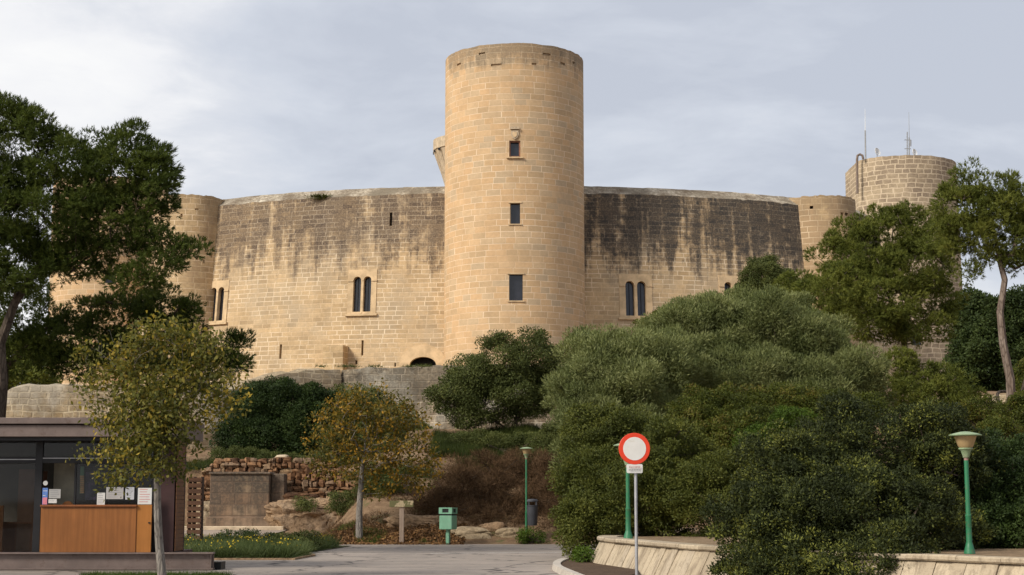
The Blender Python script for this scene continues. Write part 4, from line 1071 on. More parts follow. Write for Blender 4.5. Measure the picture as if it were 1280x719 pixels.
# ------------------------------------------------------------------ vegetation
def unit(a): return a / (np.linalg.norm(a, axis=-1, keepdims=True) + 1e-9)
def blades(C, D, L, W, rng, shape='leaf', hint=None):
    """C base points, D unit axes, L,W arrays"""
    n = len(C); rv = unit(rng.normal(size=(n, 3)) * (1 if hint is None else .38) + (0 if hint is None else hint))
    S = unit(np.cross(D, rv)); L = np.broadcast_to(L, n)[:, None]; W = np.broadcast_to(W, n)[:, None]
    if shape == 'tri':
        return np.stack([C - S * W / 2, C + S * W / 2, C + D * L], 1).reshape(-1, 3), 3
    N = np.cross(D, S)
    return np.stack([C, C + D * L * .45 + S * W / 2 + N * W * .12, C + D * L, C + D * L * .45 - S * W / 2 + N * W * .12], 1).reshape(-1, 3), 4
def lobe_clumps(lobes, cr, dens, rng, inner=.35):
    """clump centres spread over and inside the lobes. lobe = (centre, radii)"""
    out = []; nrm = []
    for c, r in lobes:
        c = np.array(c); r = np.array(r)
        area = 4 * PI * ((r[0]*r[1])**1.6 / 3 + (r[0]*r[2])**1.6 / 3 + (r[1]*r[2])**1.6 / 3) ** (1/1.6)
        n = max(4, int(area / (cr * cr) * dens))
        d = unit(rng.normal(size=(n, 3)))
        rad = np.where(rng.random(n) < inner, rng.random(n) ** .5 * .85, .80 + .24 * rng.random(n) ** 1.4)
        # uneven surface
        bump = 1 + .13 * np.sin(d[:, 0] * 7 + c[0] * 3) * np.sin(d[:, 2] * 8 + c[2] * 3) + .09 * np.sin(d[:, 0] * 15 + c[1]) * np.sin(d[:, 2] * 13 + c[0])
        out.append(c + d * r * (rad * bump)[:, None]); nrm.append(unit(d / r))
    C = np.concatenate(out); N = np.concatenate(nrm)
    # drop clumps deep inside other lobes
    keep = np.ones(len(C), bool)
    for c, r in lobes:
        q = (((C - np.array(c)) / np.array(r)) ** 2).sum(1)
        keep &= ~((q < .30) & (rng.random(len(C)) < .75))
    return C[keep], N[keep]
STY = {
 'pine':  dict(cr=.34, dens=.46, k=42, nd=9, L=.12, W=.024, up=.55, spread=.5, shape='tri'),
 'pine2': dict(cr=.40, dens=.46, k=42, nd=8, L=.15, W=.032, up=.6, spread=.5, shape='tri'),
 'olive': dict(cr=.5, dens=.95, k=260, nd=1, L=.15, W=.032, up=1.1, spread=.45, shape='leaf'),
 'holm':  dict(cr=.44, dens=.8, k=220, nd=1, L=.10, W=.055, up=.25, spread=.8, shape='leaf'),
 'lentisk': dict(cr=.20, dens=.75, k=110, nd=1, L=.06, W=.03, up=.45, spread=.7, shape='leaf'),
 'bush':  dict(cr=.28, dens=.8, k=170, nd=1, L=.07, W=.035, up=.35, spread=.8, shape='leaf'),
 'far':   dict(cr=.7, dens=.8, k=120, nd=1, L=.24, W=.12, up=.3, spread=.8, shape='leaf'),
 'twig':  dict(cr=.34, dens=.7, k=100, nd=1, L=.26, W=.014, up=.5, spread=.8, shape='tri'),
}
def crown_mesh(name, C, N, st, rng, dmul=1.0):
    n = len(C); k = max(3, int(st['k'] * dmul)); cr = st['cr']
    rr_ = cr * (.7 + .6 * rng.random(n)); tone = rng.random(n)
    d = unit(rng.normal(size=(n, k, 3)) + N[:, None, :] * .5 + np.array([0, 0, .25]))
    rad = rng.random((n, k)) ** .3
    B = C[:, None, :] + d * (rr_[:, None] * rad)[:, :, None] * np.array([1, 1, .78])
    ax = unit(d * 1.0 + N[:, None, :] * .3 + np.array([0, 0, st['up']]) + rng.normal(size=(n, k, 3)) * .35)
    B = B.reshape(-1, 3); ax = ax.reshape(-1, 3); tn = np.repeat(tone, k)
    hn = unit(d * 1.0 + N[:, None, :] * .45 + np.array([0, 0, .3])).reshape(-1, 3)
    nd = st['nd']
    if nd > 1:
        B = np.repeat(B, nd, 0) + rng.normal(size=(len(B) * nd, 3)) * .012; ax = np.repeat(ax, nd, 0); tn = np.repeat(tn, nd); hn = np.repeat(hn, nd, 0)
        B = B + ax * (rng.random(len(B)) * .08)[:, None]
    ax = unit(ax + rng.normal(size=ax.shape) * st['spread'])
    L = st['L'] * (.7 + .6 * rng.random(len(B))); W = st['W'] * (.8 + .4 * rng.random(len(B)))
    V, nper = blades(B, ax, L, W, rng, st['shape'], hn)
    return fast_mesh(name, V, nper, {'tone': tn})
def skeleton(stem, targets, rng, seg=.45, tip=.012, rmax=.3, sides=6, wob=.10, lift=.25):
    """stem: list of points (trunk); every target gets joined to the nearest limb. returns MB"""
    nodes = [np.array(p, float) for p in stem]; par = [-1] + list(range(len(stem) - 1))
    first = len(stem) // 2
    fork = nodes[-1]; T = targets[np.argsort(np.linalg.norm(targets - fork, axis=1))]
    for t in T:
        A = np.array(nodes[first:]); v = t - A; dist = np.linalg.norm(v, axis=1)
        cost = dist + .35 * np.linalg.norm(A - fork, axis=1) + np.maximum(0, -v[:, 2]) * .6
        j = int(np.argmin(cost)) + first; a = nodes[j]; dv = t - a; D = np.linalg.norm(dv)
        if D < .05: continue
        m = max(1, int(D / seg)); prev = j; off = rng.normal(size=3) * wob * D
        off[2] -= lift * D * .3
        for q in range(1, m + 1):
            f = q / m; p = a + dv * f + off * math.sin(PI * f) * .6 + (rng.normal(size=3) * wob * .25 * seg if q < m else 0)
            nodes.append(p); par.append(prev); prev = len(nodes) - 1
    n = len(nodes); cnt = np.zeros(n); child = np.zeros(n, int)
    for i in range(n):
        if par[i] >= 0: child[par[i]] += 1
    cnt[child == 0] = 1
    for i in range(n - 1, -1, -1):
        if par[i] >= 0: cnt[par[i]] += cnt[i]
    r = np.minimum(tip * cnt ** .5 * 1.0, rmax)
    # trunk taper
    for i in range(len(stem)): r[i] = max(r[i], rmax * (1 - .55 * i / max(1, len(stem) - 1)))
    P_ = np.array(nodes); mb = MB(); vs_ = []; 
    for i in range(n):
        p = par[i]
        if p < 0: continue
        a, b = P_[p], P_[i]; d = b - a; l = np.linalg.norm(d)
        if l < 1e-4: continue
        d = d / l; u_ = np.cross(d, [.3, .9, .1]); u_ /= np.linalg.norm(u_) + 1e-9; w_ = np.cross(d, u_)
        ra = r[p] if p < len(stem) and i < len(stem) else min(r[p], r[i] * 1.35); rb = r[i]; k = sides if r[i] > .02 else 3
        ring = []
        for (c, rad) in ((a - d * ra * .2, ra), (b, rb)):
            for q in range(k):
                t = 2 * PI * q / k; ring.append(c + (u_ * math.cos(t) + w_ * math.sin(t)) * rad)
        mb.add(ring, [(q, (q + 1) % k, k + (q + 1) % k, k + q) for q in range(k)])
    return mb, P_, r
def lob(px, py, Y, rx, ry, rd=None):
    s_ = Y / 1968; return (tuple(P(px, py, Y)), (rx * s_, (rd if rd else (rx + ry) / 2 * s_), ry * s_))
M['bark_pine'] = bark('reddish grey pine bark', (.12, .085, .065), (.24, .19, .155), 5)
M['bark_dark'] = bark('dark bark', (.055, .042, .032), (.11, .085, .065), 6)
M['bark_grey'] = bark('smooth grey bark', (.17, .15, .13), (.27, .245, .215), 9)
M['l_pineL'] = leafmat('dark green pine needles', [(.1, (.028, .045, .011)), (.45, (.058, .086, .018)), (.8, (.10, .132, .03)), (1, (.15, .175, .045))], .3)  # left pines: needles of a darker green than the right ones
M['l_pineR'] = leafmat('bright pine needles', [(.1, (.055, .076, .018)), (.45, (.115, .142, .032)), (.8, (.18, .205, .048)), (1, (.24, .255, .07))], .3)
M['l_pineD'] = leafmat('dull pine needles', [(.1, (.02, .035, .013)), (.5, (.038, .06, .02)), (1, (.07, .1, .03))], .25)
M['l_olive'] = leafmat('olive leaves', [(.1, (.06, .08, .03)), (.4, (.125, .155, .065)), (.7, (.20, .23, .105)), (1, (.30, .325, .17))], .3, .5, .3)
M['l_holm'] = leafmat('holm oak leaves', [(.1, (.036, .048, .018)), (.5, (.078, .10, .034)), (.85, (.13, .15, .052)), (1, (.18, .195, .075))], .25, .5, .25)
M['l_lent'] = leafmat('lentisk leaves', [(.1, (.018, .025, .011)), (.48, (.032, .043, .017)), (.64, (.058, .074, .024)), (.78, (.14, .16, .038)), (1, (.27, .28, .065))], .22, .5, .25)
M['l_mid'] = leafmat('olive brown shrub leaves', [(.1, (.025, .036, .009)), (.4, (.055, .072, .014)), (.66, (.095, .115, .02)), (.8, (.12, .095, .028)), (1, (.17, .18, .032))], .25)
M['l_bright'] = leafmat('fresh green leaves', [(.1, (.035, .065, .010)), (.5, (.055, .10, .014)), (1, (.11, .17, .025))], .3)
M['l_dark'] = leafmat('dark evergreen leaves', [(.1, (.012, .024, .008)), (.5, (.025, .045, .013)), (.9, (.05, .08, .02)), (1, (.07, .11, .03))], .2)
M['l_young'] = leafmat('turning leaves', [(.12, (.05, .062, .022)), (.45, (.12, .13, .036)), (.68, (.20, .19, .05)), (.83, (.36, .28, .06)), (.95, (.50, .38, .07))], .4)
M['l_orange'] = leafmat('autumn leaves', [(.12, (.055, .065, .02)), (.4, (.115, .11, .03)), (.58, (.20, .155, .035)), (.74, (.33, .20, .035)), (.92, (.47, .27, .04))], .4)
M['l_mid2'] = leafmat('dense green shrub leaves', [(.1, (.034, .045, .012)), (.45, (.068, .085, .02)), (.75, (.115, .13, .03)), (1, (.18, .19, .045))], .25)
M['l_brown'] = leafmat('dry brown twigs', [(.1, (.045, .028, .02)), (.5, (.09, .058, .038)), (.85, (.15, .095, .06)), (1, (.10, .10, .045))], .1, .9, .1)
M['l_slope'] = leafmat('slope grass', [(.1, (.022, .032, .009)), (.5, (.036, .054, .014)), (1, (.085, .105, .025))], .3)
M['l_grass'] = leafmat('grass blades', [(.1, (.03, .055, .012)), (.5, (.06, .10, .022)), (.85, (.10, .14, .035)), (1, (.20, .20, .07))], .3)
SEED = [100]
def plant(name, label, cat, lobes, style, mat, base, barkm=None, stem=None, trunk_r=.15, dmul=1.0, inner=.35, group=None, nskel=90, dens=None, lift=.25, zmin=None):
    SEED[0] += 1; rng = np.random.default_rng(SEED[0]); st = STY[style]
    extra = []
    for c, r in lobes:
        if min(r) < st['cr'] * 1.6 or style.startswith('pine'): continue
        for _ in range(6):
            d = unit(rng.normal(size=3) + np.array([0, -.3, .35])); f = rng.uniform(.16, .32)
            extra.append((tuple(np.array(c) + d * np.array(r) * rng.uniform(.9, 1.04)), tuple(np.array(r) * f)))
    C, N = lobe_clumps(lobes, st['cr'], dens or st['dens'], rng, inner)
    if extra:
        C2, N2 = lobe_clumps(extra, st['cr'] * .8, .55, rng, .2); C = np.concatenate([C, C2]); N = np.concatenate([N, N2])
    if zmin is not None: k = C[:, 2] > zmin; C, N = C[k], N[k]
    o = empty(name, base, 0, label, cat, group)
    link('foliage' if cat in ('bush', 'shrub') else 'crown', crown_mesh(name + '_leaves', C, N, st, rng, dmul), mat, o)
    if stem is None: stem = [tuple(base), tuple(Vector(base).lerp(Vector(lobes[0][0]), .5))]
    stem = [tuple(p) for p in stem]
    T = C if len(C) <= nskel else C[rng.choice(len(C), nskel, replace=False)]
    mb, _, _ = skeleton(stem, T, rng, tip=trunk_r / math.sqrt(len(T)) * .75, rmax=trunk_r, lift=lift)
    mb.build('stems' if cat in ('bush', 'shrub') else 'trunk', barkm or M['bark_dark'], o, smooth=True)
    return o
def g3(px, py, Y, dz=0): p = P(px, py, Y); return Vector((p.x, Y, gz(p.x, Y) + dz))

# left pines
plant('pine_tree', 'big dark pine filling the upper left corner above the kiosk', 'tree',
      [lob(20, 185, 46, 62, 52), lob(75, 215, 46, 55, 48), lob(150, 210, 46, 50, 50), lob(185, 250, 45.5, 30, 60), lob(60, 270, 46, 85, 55), lob(140, 280, 46, 60, 42), lob(-60, 230, 46, 90, 90),
       lob(-20, 320, 46, 80, 45), lob(40, 335, 45.5, 45, 28), lob(105, 325, 46, 50, 18), lob(190, 333, 45.5, 40, 20), lob(225, 318, 45.5, 26, 17), lob(165, 352, 45.5, 30, 10), lob(5, 148, 46, 30, 22), lob(160, 172, 46, 25, 16), lob(45, 158, 46, 25, 18), lob(200, 210, 46, 15, 25)],
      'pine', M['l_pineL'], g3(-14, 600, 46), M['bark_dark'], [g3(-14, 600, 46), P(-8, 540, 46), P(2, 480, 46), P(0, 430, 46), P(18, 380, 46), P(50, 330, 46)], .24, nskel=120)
plant('pine_tree', 'lower spreading pine whose boughs reach behind the yellowing young tree', 'tree',
      [lob(25, 395, 50, 60, 38), lob(15, 440, 50, 60, 22), lob(95, 425, 50, 65, 30), lob(150, 405, 50, 55, 35), lob(205, 388, 50, 38, 24), lob(235, 400, 50, 25, 22), lob(180, 440, 50, 60, 22), lob(90, 455, 50, 38, 14), lob(265, 440, 50, 40, 26), lob(300, 442, 50, 17, 24), lob(245, 470, 50, 40, 20)],
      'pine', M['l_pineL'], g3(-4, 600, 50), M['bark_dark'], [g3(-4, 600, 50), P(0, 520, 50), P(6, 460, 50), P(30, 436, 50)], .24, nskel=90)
plant('tree', 'small distant green tree beyond the wall at the far left', 'tree', [lob(10, 468, 120, 30, 14, 2), lob(45, 474, 120, 25, 10, 2), lob(20, 445, 122, 20, 18, 2), lob(-30, 460, 120, 30, 24, 2)], 'far', M['l_pineR'], (P(20, 480, 120).x, 120, 4), nskel=10)
# front young tree and orange tree: leaves on real twigs
def deciduous(label, base, stem, lobes, ntw, leafn, L, W, mat, barkm, tr, seed, bare=None, droop=-.5, barn=120):
    rng = np.random.default_rng(seed); o = empty('young_tree', base, 0, label, 'tree')
    T = []
    tot = sum(r[0] * r[1] * r[2] for c, r in lobes)
    for c, r in lobes:
        n = max(6, int(ntw * r[0] * r[1] * r[2] / tot)); d = unit(rng.normal(size=(n, 3))); T.append(np.array(c) + d * np.array(r) * (rng.random(n) ** .45)[:, None])
    T = np.concatenate(T); nb = len(T)
    if bare:
        Bt = []
        for c, r in bare:
            d = unit(rng.normal(size=(barn, 3))); Bt.append(np.array(c) + d * np.array(r) * (rng.random(barn) ** .5)[:, None])
        allT = np.concatenate([T] + Bt)
    else: allT = T
    mb, nodes, rad = skeleton(stem, allT, rng, seg=.28, tip=tr / math.sqrt(len(allT)) * .8, rmax=tr, wob=.12, sides=8, lift=.15)
    mb.build('trunk', barkm, o, smooth=True)
    k = leafn; n = len(T); B = T[:, None, :] + rng.normal(size=(n, k, 3)) * np.array([.13, .13, .11]); tone = rng.random(n)
    ax = unit(rng.normal(size=(n, k, 3)) + np.array([0, 0, droop]))
    B = B.reshape(-1, 3); ax = ax.reshape(-1, 3)
    V, nper = blades(B, ax, L * (.6 + .7 * rng.random(len(B))), W * (.7 + .5 * rng.random(len(B))), rng)
    link('crown', fast_mesh('leaves', V, nper, {'tone': np.repeat(tone, k)}), mat, o)
    return o
b = P(203, 724, 33); b.z = 0
deciduous('slender grey trunked young tree with yellowing leaves in front of the kiosk', b, [(b.x, 33, 0), tuple(P(199, 680, 33)), tuple(P(197, 640, 33)), tuple(P(196.5, 600, 33)), tuple(P(200, 565, 33)), tuple(P(205, 540, 33)), tuple(P(212, 505, 33))],
          [lob(205, 418, 33, 48, 22), lob(165, 435, 33, 30, 20), lob(250, 440, 33, 34, 26), lob(270, 478, 33, 32, 24), lob(225, 480, 33, 40, 34), lob(150, 462, 33, 32, 26), lob(120, 478, 33, 26, 20), lob(180, 490, 33, 46, 32), lob(255, 515, 33, 34, 18), lob(150, 520, 33, 40, 20), lob(200, 535, 32.6, 42, 34), lob(160, 560, 33, 34, 24), lob(120, 566, 33, 24, 9),
           lob(150, 592, 33, 26, 18), lob(195, 580, 32.6, 34, 24, .4), lob(228, 588, 33, 15, 13), lob(240, 555, 33, 16, 14), lob(292, 500, 33, 13, 14), lob(105, 440, 33, 12, 9), lob(190, 520, 32.4, 44, 50, .4)],
          760, 15, .11, .062, M['l_young'], M['bark_grey'], .095, 3, bare=[lob(112, 500, 33, 42, 22), lob(150, 440, 33, 45, 30), lob(275, 470, 33, 32, 25)], barn=70)
b = P(449, 672, 60.8); b.z = gz(b.x, 60.8)
deciduous('broad young tree with orange brown autumn leaves beside the road', b, [tuple(b), tuple(P(449, 640, 60.8)), tuple(P(451, 610, 60.8)), tuple(P(452, 588, 60.8)), tuple(P(456, 565, 60.8))],
          [lob(460, 515, 61, 55, 36), lob(420, 545, 61, 42, 38), lob(500, 550, 61, 50, 38), lob(450, 575, 61, 55, 30), lob(515, 585, 61, 36, 30), lob(405, 570, 61, 24, 26), lob(500, 510, 61, 30, 26), lob(430, 500, 61, 28, 22), lob(480, 610, 61, 28, 16), lob(520, 608, 61, 18, 16), lob(540, 575, 61, 14, 25)],
          680, 13, .14, .085, M['l_orange'], M['bark_grey'], .15, 5)
# evergreen shrubs above the ruined wall
plant('evergreen_shrub', 'dense dark evergreen shrub on top of the ruined wall', 'shrub', [lob(322, 515, 78, 38, 34), lob(358, 508, 78, 38, 30), lob(300, 548, 77, 28, 24), lob(340, 552, 77, 42, 22), lob(378, 540, 77, 28, 30), lob(395, 510, 78, 22, 25)], 'holm', M['l_dark'], g3(340, 580, 78), nskel=30)
plant('evergreen_shrub', 'dark green shrub behind the crown of the orange tree', 'shrub', [lob(440, 520, 80, 45, 30), lob(480, 540, 79, 45, 32), lob(420, 560, 77, 35, 20), lob(525, 560, 78, 30, 18)], 'holm', M['l_holm'], g3(455, 580, 78), nskel=30, dmul=.8)
plant('evergreen_shrub', 'low dark green growth along the top of the ruined wall', 'shrub', [lob(300, 570, 75, 34, 8), lob(350, 574, 74.5, 30, 5), lob(400, 578, 74, 30, 6)], 'bush', M['l_holm'], g3(320, 580, 75), nskel=20)
# holm oak in the middle
plant('holm_oak', 'dark bushy many stemmed tree in front of the tall tower foot', 'tree',
      [lob(625, 452, 76, 34, 26), lob(668, 450, 76, 34, 30), lob(595, 475, 76, 40, 26), lob(650, 490, 76, 45, 30), lob(690, 480, 76, 22, 32), lob(572, 498, 75.5, 27, 24), lob(610, 505, 75.5, 38, 20), lob(585, 520, 75.5, 30, 14)],
      'holm', M['l_holm'], g3(645, 560, 76), M['bark_dark'], [g3(645, 560, 76), P(644, 550, 76), P(642, 540, 76)], .24, nskel=110, dmul=.85, inner=.2, dens=.5)
plant('shrub', 'grey green undergrowth below the many stemmed tree', 'shrub', [lob(600, 552, 73, 36, 9), lob(655, 556, 73, 34, 12), lob(693, 560, 72, 28, 26), lob(668, 578, 71, 32, 12)], 'bush', M['l_holm'], g3(650, 575, 72), nskel=20)
# olives
plant('olive_tree', 'leftmost grey green olive tree leaning over the dry brown bushes', 'tree',
      [lob(770, 455, 58, 55, 40), lob(745, 500, 57, 50, 50), lob(800, 500, 57, 60, 55), lob(738, 550, 56, 33, 50), lob(775, 560, 56, 50, 50), lob(722, 490, 59, 18, 26), lob(825, 460, 58, 40, 40), lob(740, 440, 59, 30, 24)],
      'olive', M['l_olive'], g3(775, 640, 58), M['bark_dark'], [g3(775, 640, 58), P(770, 590, 58), P(765, 540, 58)], .22, nskel=80)
plant('olive_tree', 'large round grey green olive tree in the middle of the right hand slope', 'tree',
      [lob(880, 430, 62, 70, 45), lob(950, 415, 62, 70, 42), lob(1000, 440, 62, 60, 45), lob(1050, 470, 61, 48, 42), lob(920, 480, 60, 80, 40), lob(850, 475, 60, 45, 50), lob(1000, 490, 60, 75, 34), lob(915, 395, 63, 45, 22), lob(970, 392, 63, 40, 22), lob(1075, 490, 61, 24, 26), lob(845, 415, 63, 35, 25)],
      'olive', M['l_olive'], g3(950, 560, 61), M['bark_dark'], [g3(950, 560, 61), P(950, 520, 61), P(945, 480, 61)], .26, nskel=100)
plant('shrub', 'yellowish green shrub crown between olive and castle wall', 'shrub', [lob(850, 400, 80, 34, 16), lob(885, 385, 80, 20, 12), lob(820, 412, 80, 25, 12)], 'holm', M['l_mid'], g3(850, 480, 80), nskel=20)
plant('oak_tree', 'dark small crowned tree rising above the olive in front of the fourth castle window', 'tree', [lob(955, 352, 92, 28, 24), lob(944, 368, 92, 18, 20), lob(976, 365, 92, 22, 22), lob(950, 385, 92, 38, 20), lob(950, 335, 92, 14, 11), lob(922, 396, 92, 12, 8)], 'holm', M['l_holm'], g3(948, 470, 92), nskel=30, inner=.3)
# right pines
plant('pine_tree', 'bright round pine standing against the castle keep', 'tree',
      [lob(1110, 295, 74, 42, 30), lob(1150, 290, 74, 40, 30), lob(1080, 325, 74, 45, 32), lob(1140, 335, 73, 50, 35), lob(1060, 355, 73, 38, 26), lob(1100, 375, 72.5, 50, 30), lob(1165, 375, 74, 30, 30), lob(1045, 320, 74, 24, 24), lob(1150, 410, 73, 40, 18), lob(1095, 405, 73, 40, 18), lob(1100, 272, 74, 14, 12), lob(1065, 290, 74, 24, 16)],
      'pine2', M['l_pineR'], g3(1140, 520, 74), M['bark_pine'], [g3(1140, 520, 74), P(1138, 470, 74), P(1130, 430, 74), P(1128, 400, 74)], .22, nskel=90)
plant('pine_tree', 'yellow green low pine left of the bright round pine', 'tree',
      [lob(995, 358, 80, 24, 20), lob(1025, 370, 79, 34, 22), lob(1060, 385, 78, 36, 22), lob(985, 380, 79, 18, 16), lob(1040, 400, 78, 40, 16)],
      'pine2', M['l_pineR'], g3(1030, 500, 79), M['bark_pine'], None, .15, nskel=50)
plant('pine_tree', 'tall leaning pine with bare grey trunk at the right edge', 'tree',
      [lob(1212, 232, 54, 28, 24), lob(1205, 262, 54, 34, 28), lob(1240, 240, 54, 30, 22), lob(1250, 270, 54, 40, 32), lob(1290, 255, 54, 38, 34), lob(1215, 300, 54, 36, 26), lob(1265, 305, 54, 38, 22), lob(1310, 300, 54, 40, 40), lob(1190, 290, 54, 18, 18), lob(1206, 338, 54, 12, 9), lob(1240, 325, 54, 20, 9), lob(1285, 330, 54, 20, 12)],
      'pine', M['l_pineR'], g3(1263, 590, 53.5), M['bark_pine'], [g3(1266, 600, 53.5), P(1264, 560, 53.5), P(1265, 520, 53.5), P(1263, 475, 53.5), P(1254, 430, 53.5), P(1250, 390, 53.7), P(1256, 350, 53.8), P(1248, 320, 54)], .19, nskel=90, lift=.1)
plant('tree', 'dense dark wood tree behind the leaning trunk on the right', 'tree', [lob(1230, 410, 112, 36, 34, 3), lob(1270, 400, 112, 40, 34, 3), lob(1215, 455, 111, 20, 36, 3), lob(1250, 460, 111, 50, 40, 3), lob(1310, 430, 112, 40, 50, 3)], 'far', M['l_pineD'], g3(1250, 500, 112), nskel=20, dmul=1.2)
plant('pine_sapling', 'light green young pine in front of the keep foot', 'tree', [lob(1125, 460, 66, 18, 22), lob(1150, 475, 66, 28, 22), lob(1180, 480, 66, 26, 16), lob(1115, 490, 65, 24, 16), lob(1165, 500, 65, 45, 14), lob(1205, 500, 66, 20, 10)], 'pine2', M['l_pineR'], g3(1145, 520, 66), M['bark_pine'], None, .08, nskel=40, inner=.2)
# shrubs on the bed
plant('shrub', 'brownish green shrub mass above the big rounded bush', 'shrub', [lob(900, 520, 50, 50, 28), lob(960, 515, 50, 60, 26), lob(1030, 515, 50, 60, 24), lob(870, 550, 49, 40, 45), lob(930, 560, 48, 60, 45), lob(1080, 520, 50, 30, 20), lob(985, 545, 49, 50, 30)], 'bush', M['l_mid'], g3(960, 640, 50), nskel=40, zmin=.4)
plant('shrub', 'patch of fresh bright green shrub beside the big rounded bush', 'shrub', [lob(950, 552, 46.5, 25, 16), lob(990, 527, 46.5, 28, 12), lob(925, 580, 46, 16, 12)], 'bush', M['l_bright'], g3(960, 640, 46.5), nskel=20)
plant('shrub', 'dark tangled shrub behind the round traffic sign', 'shrub',
      [lob(745, 555, 46, 40, 40), lob(790, 555, 45.5, 45, 38), lob(840, 580, 44.5, 55, 50), lob(745, 605, 44.5, 42, 45), lob(800, 620, 43.5, 60, 46), lob(870, 630, 43, 60, 50), lob(728, 650, 43, 26, 34), lob(765, 652, 43, 34, 26), lob(930, 610, 43.5, 40, 50), lob(722, 670, 42.5, 20, 24)],
      'bush', M['l_mid2'], (P(820, 680, 44).x, 44, .6), nskel=60, zmin=.2)
plant('lentisk_bush', 'big rounded dark bush with light tips spilling over the retaining wall', 'bush',
      [lob(1000, 600, 31.5, 80, 62), lob(1060, 575, 32.5, 80, 60), lob(1130, 570, 33, 80, 60), lob(1180, 600, 33.3, 60, 70), lob(960, 655, 30.5, 66, 52), lob(1040, 650, 30.0, 80, 60), lob(1110, 650, 30.5, 80, 60), lob(1160, 655, 31.5, 55, 45), lob(950, 700, 29.8, 48, 28), lob(1030, 705, 29.2, 75, 34), lob(1095, 700, 29.0, 55, 30), lob(1130, 690, 28.2, 42, 34), lob(1075, 715, 28.3, 60, 26), lob(985, 715, 29.2, 50, 22)],
      'lentisk', M['l_lent'], (P(1060, 690, 31.5).x, 31.5, .6), nskel=60, dens=.62)
plant('shrub', 'dark shrub filling the corner behind the far right lamp', 'shrub',
      [lob(1215, 620, 33.5, 50, 58), lob(1265, 620, 33.5, 50, 50), lob(1240, 585, 35, 50, 36), lob(1310, 640, 33, 50, 50), lob(1290, 590, 35, 40, 36), lob(1230, 660, 32.5, 50, 30), lob(1290, 665, 32, 50, 28)],
      'lentisk', M['l_dark'], (P(1250, 680, 33.5).x, 33.5, .6), nskel=40, zmin=.6)
plant('shrub', 'sunny green shrub beside the foot of the leaning pine', 'shrub', [lob(1285, 530, 50, 30, 34), lob(1245, 550, 47, 26, 20), lob(1300, 480, 60, 30, 30), lob(1225, 520, 56, 30, 18)], 'bush', M['l_mid'], g3(1285, 590, 50), nskel=20)
# dry brown bushes on the embankment
for i, (lbs, lab) in enumerate((
    ([(575, 612, 65, 32, 26), (555, 635, 63.5, 30, 20), (590, 645, 62.6, 34, 16)], 'dry brown bush above and behind the green bin'),
    ([(620, 595, 67, 38, 26), (625, 625, 64, 36, 26), (630, 648, 62.4, 26, 12)], 'dry brown bush left of the centre lamp'),
    ([(690, 600, 66.5, 34, 24), (695, 630, 64, 34, 28), (700, 655, 62, 24, 14)], 'dry brown bush right of the dark grey bin'),
    ([(655, 585, 69, 30, 18), (720, 590, 68, 26, 20)], 'dry brown bush high on the bank behind the centre lamp'),
    ([(520, 630, 66, 26, 14), (560, 590, 69, 30, 14)], 'thin dry bush between the orange tree and the brown bank'))):
    L_ = [lob(*q) for q in lbs]; x_ = L_[0][0]
    plant('dry_bush', lab, 'bush', L_, 'twig', M['l_brown'], (x_[0], x_[1], gz(x_[0], x_[1])), nskel=40, group='dry brown bushes on the embankment')
for (px, py, Y, rx, ry, lab) in ((470, 600, 66, 26, 16, 'dark green clump on the bank right of the orange tree trunk'), (430, 628, 67, 20, 12, 'dark green tuft growing on the brown rock left of the orange tree trunk'), (378, 630, 68.5, 13, 3.5, 'small green cushion on the smooth brown rock'), (520, 600, 68, 22, 14, 'green clump below the right side of the orange crown')):
    plant('shrub', lab, 'shrub', [lob(px, py, Y, rx, ry), lob(px + rx * .5, py + ry * .5, Y - .6, rx * .7, ry * .7)], 'bush', M['l_holm'], P(px, py + ry * 1.1, Y), nskel=12, trunk_r=.04)
plant('leafy_plant', 'fresh green leafy plant at the foot of the centre lamp', 'plant', [lob(664, 670, 60.3, 10, 5), lob(676, 672, 60.2, 9, 5), lob(655, 674, 60.2, 6, 3)], 'bush', M['l_bright'], (P(664, 676, 60.3).x, 60.3, 0), nskel=8)
plant('leafy_plant', 'small green weed at the left end of the retaining wall', 'plant', [lob(728, 690, 41, 6, 6), lob(735, 697, 40.2, 6, 5)], 'bush', M['l_bright'], (P(730, 700, 41).x, 41, 0.1), nskel=8)

# grass
def grass(name, label, n, fx, mat, L=.2, W=.012, seed=1, kind='stuff', lean=.45):
    rng = np.random.default_rng(seed); C = fx(n, rng); n = len(C)
    ax = unit(rng.normal(size=(n, 3)) * lean + np.array([0, 0, 1])); hgt = L * (.4 + .9 * rng.random(n))
    V, k = blades(C, ax, hgt, W, rng, 'tri')
    return tag(link(name, fast_mesh(name, V, k, {'tone': vnoise(C[:, 0], C[:, 1], .6, seed)}), mat), label, kind=kind)
def area(x0, x1, y0, y1, thr=0, s_=1.0, seed=0, zo=0):
    def f(n, rng):
        x = rng.uniform(x0, x1, n); y = rng.uniform(y0, y1, n); k = vnoise(x, y, s_, seed) > thr; x, y = x[k], y[k]
        return np.stack([x, y, ground(x, y) - .01 + zo], 1)
    return f
def patch(n, rng):
    a, b = P(228, 700, 44.6).x, P(372, 700, 44.6).x
    y = rng.uniform(44.4, 56, n); xl = (228 - 640) / 1968 * y; xr = np.interp(y, [44.4, 47, 50, 56], [(368 - 640) / 1968 * 44.4, (392 - 640) / 1968 * 47, (388 - 640) / 1968 * 50, (430 - 640) / 1968 * 56])
    x = xl + (xr - xl) * rng.random(n); return np.stack([x, y, np.zeros(n) + .03], 1)
M['l_flower'] = leafmat('yellow flowers', [(.1, (.5, .38, .03)), (1, (.7, .55, .06))], .2)
M['l_greygrass'] = leafmat('grey green weeds', [(.1, (.04, .06, .025)), (.5, (.085, .12, .05)), (1, (.16, .2, .10))], .3)
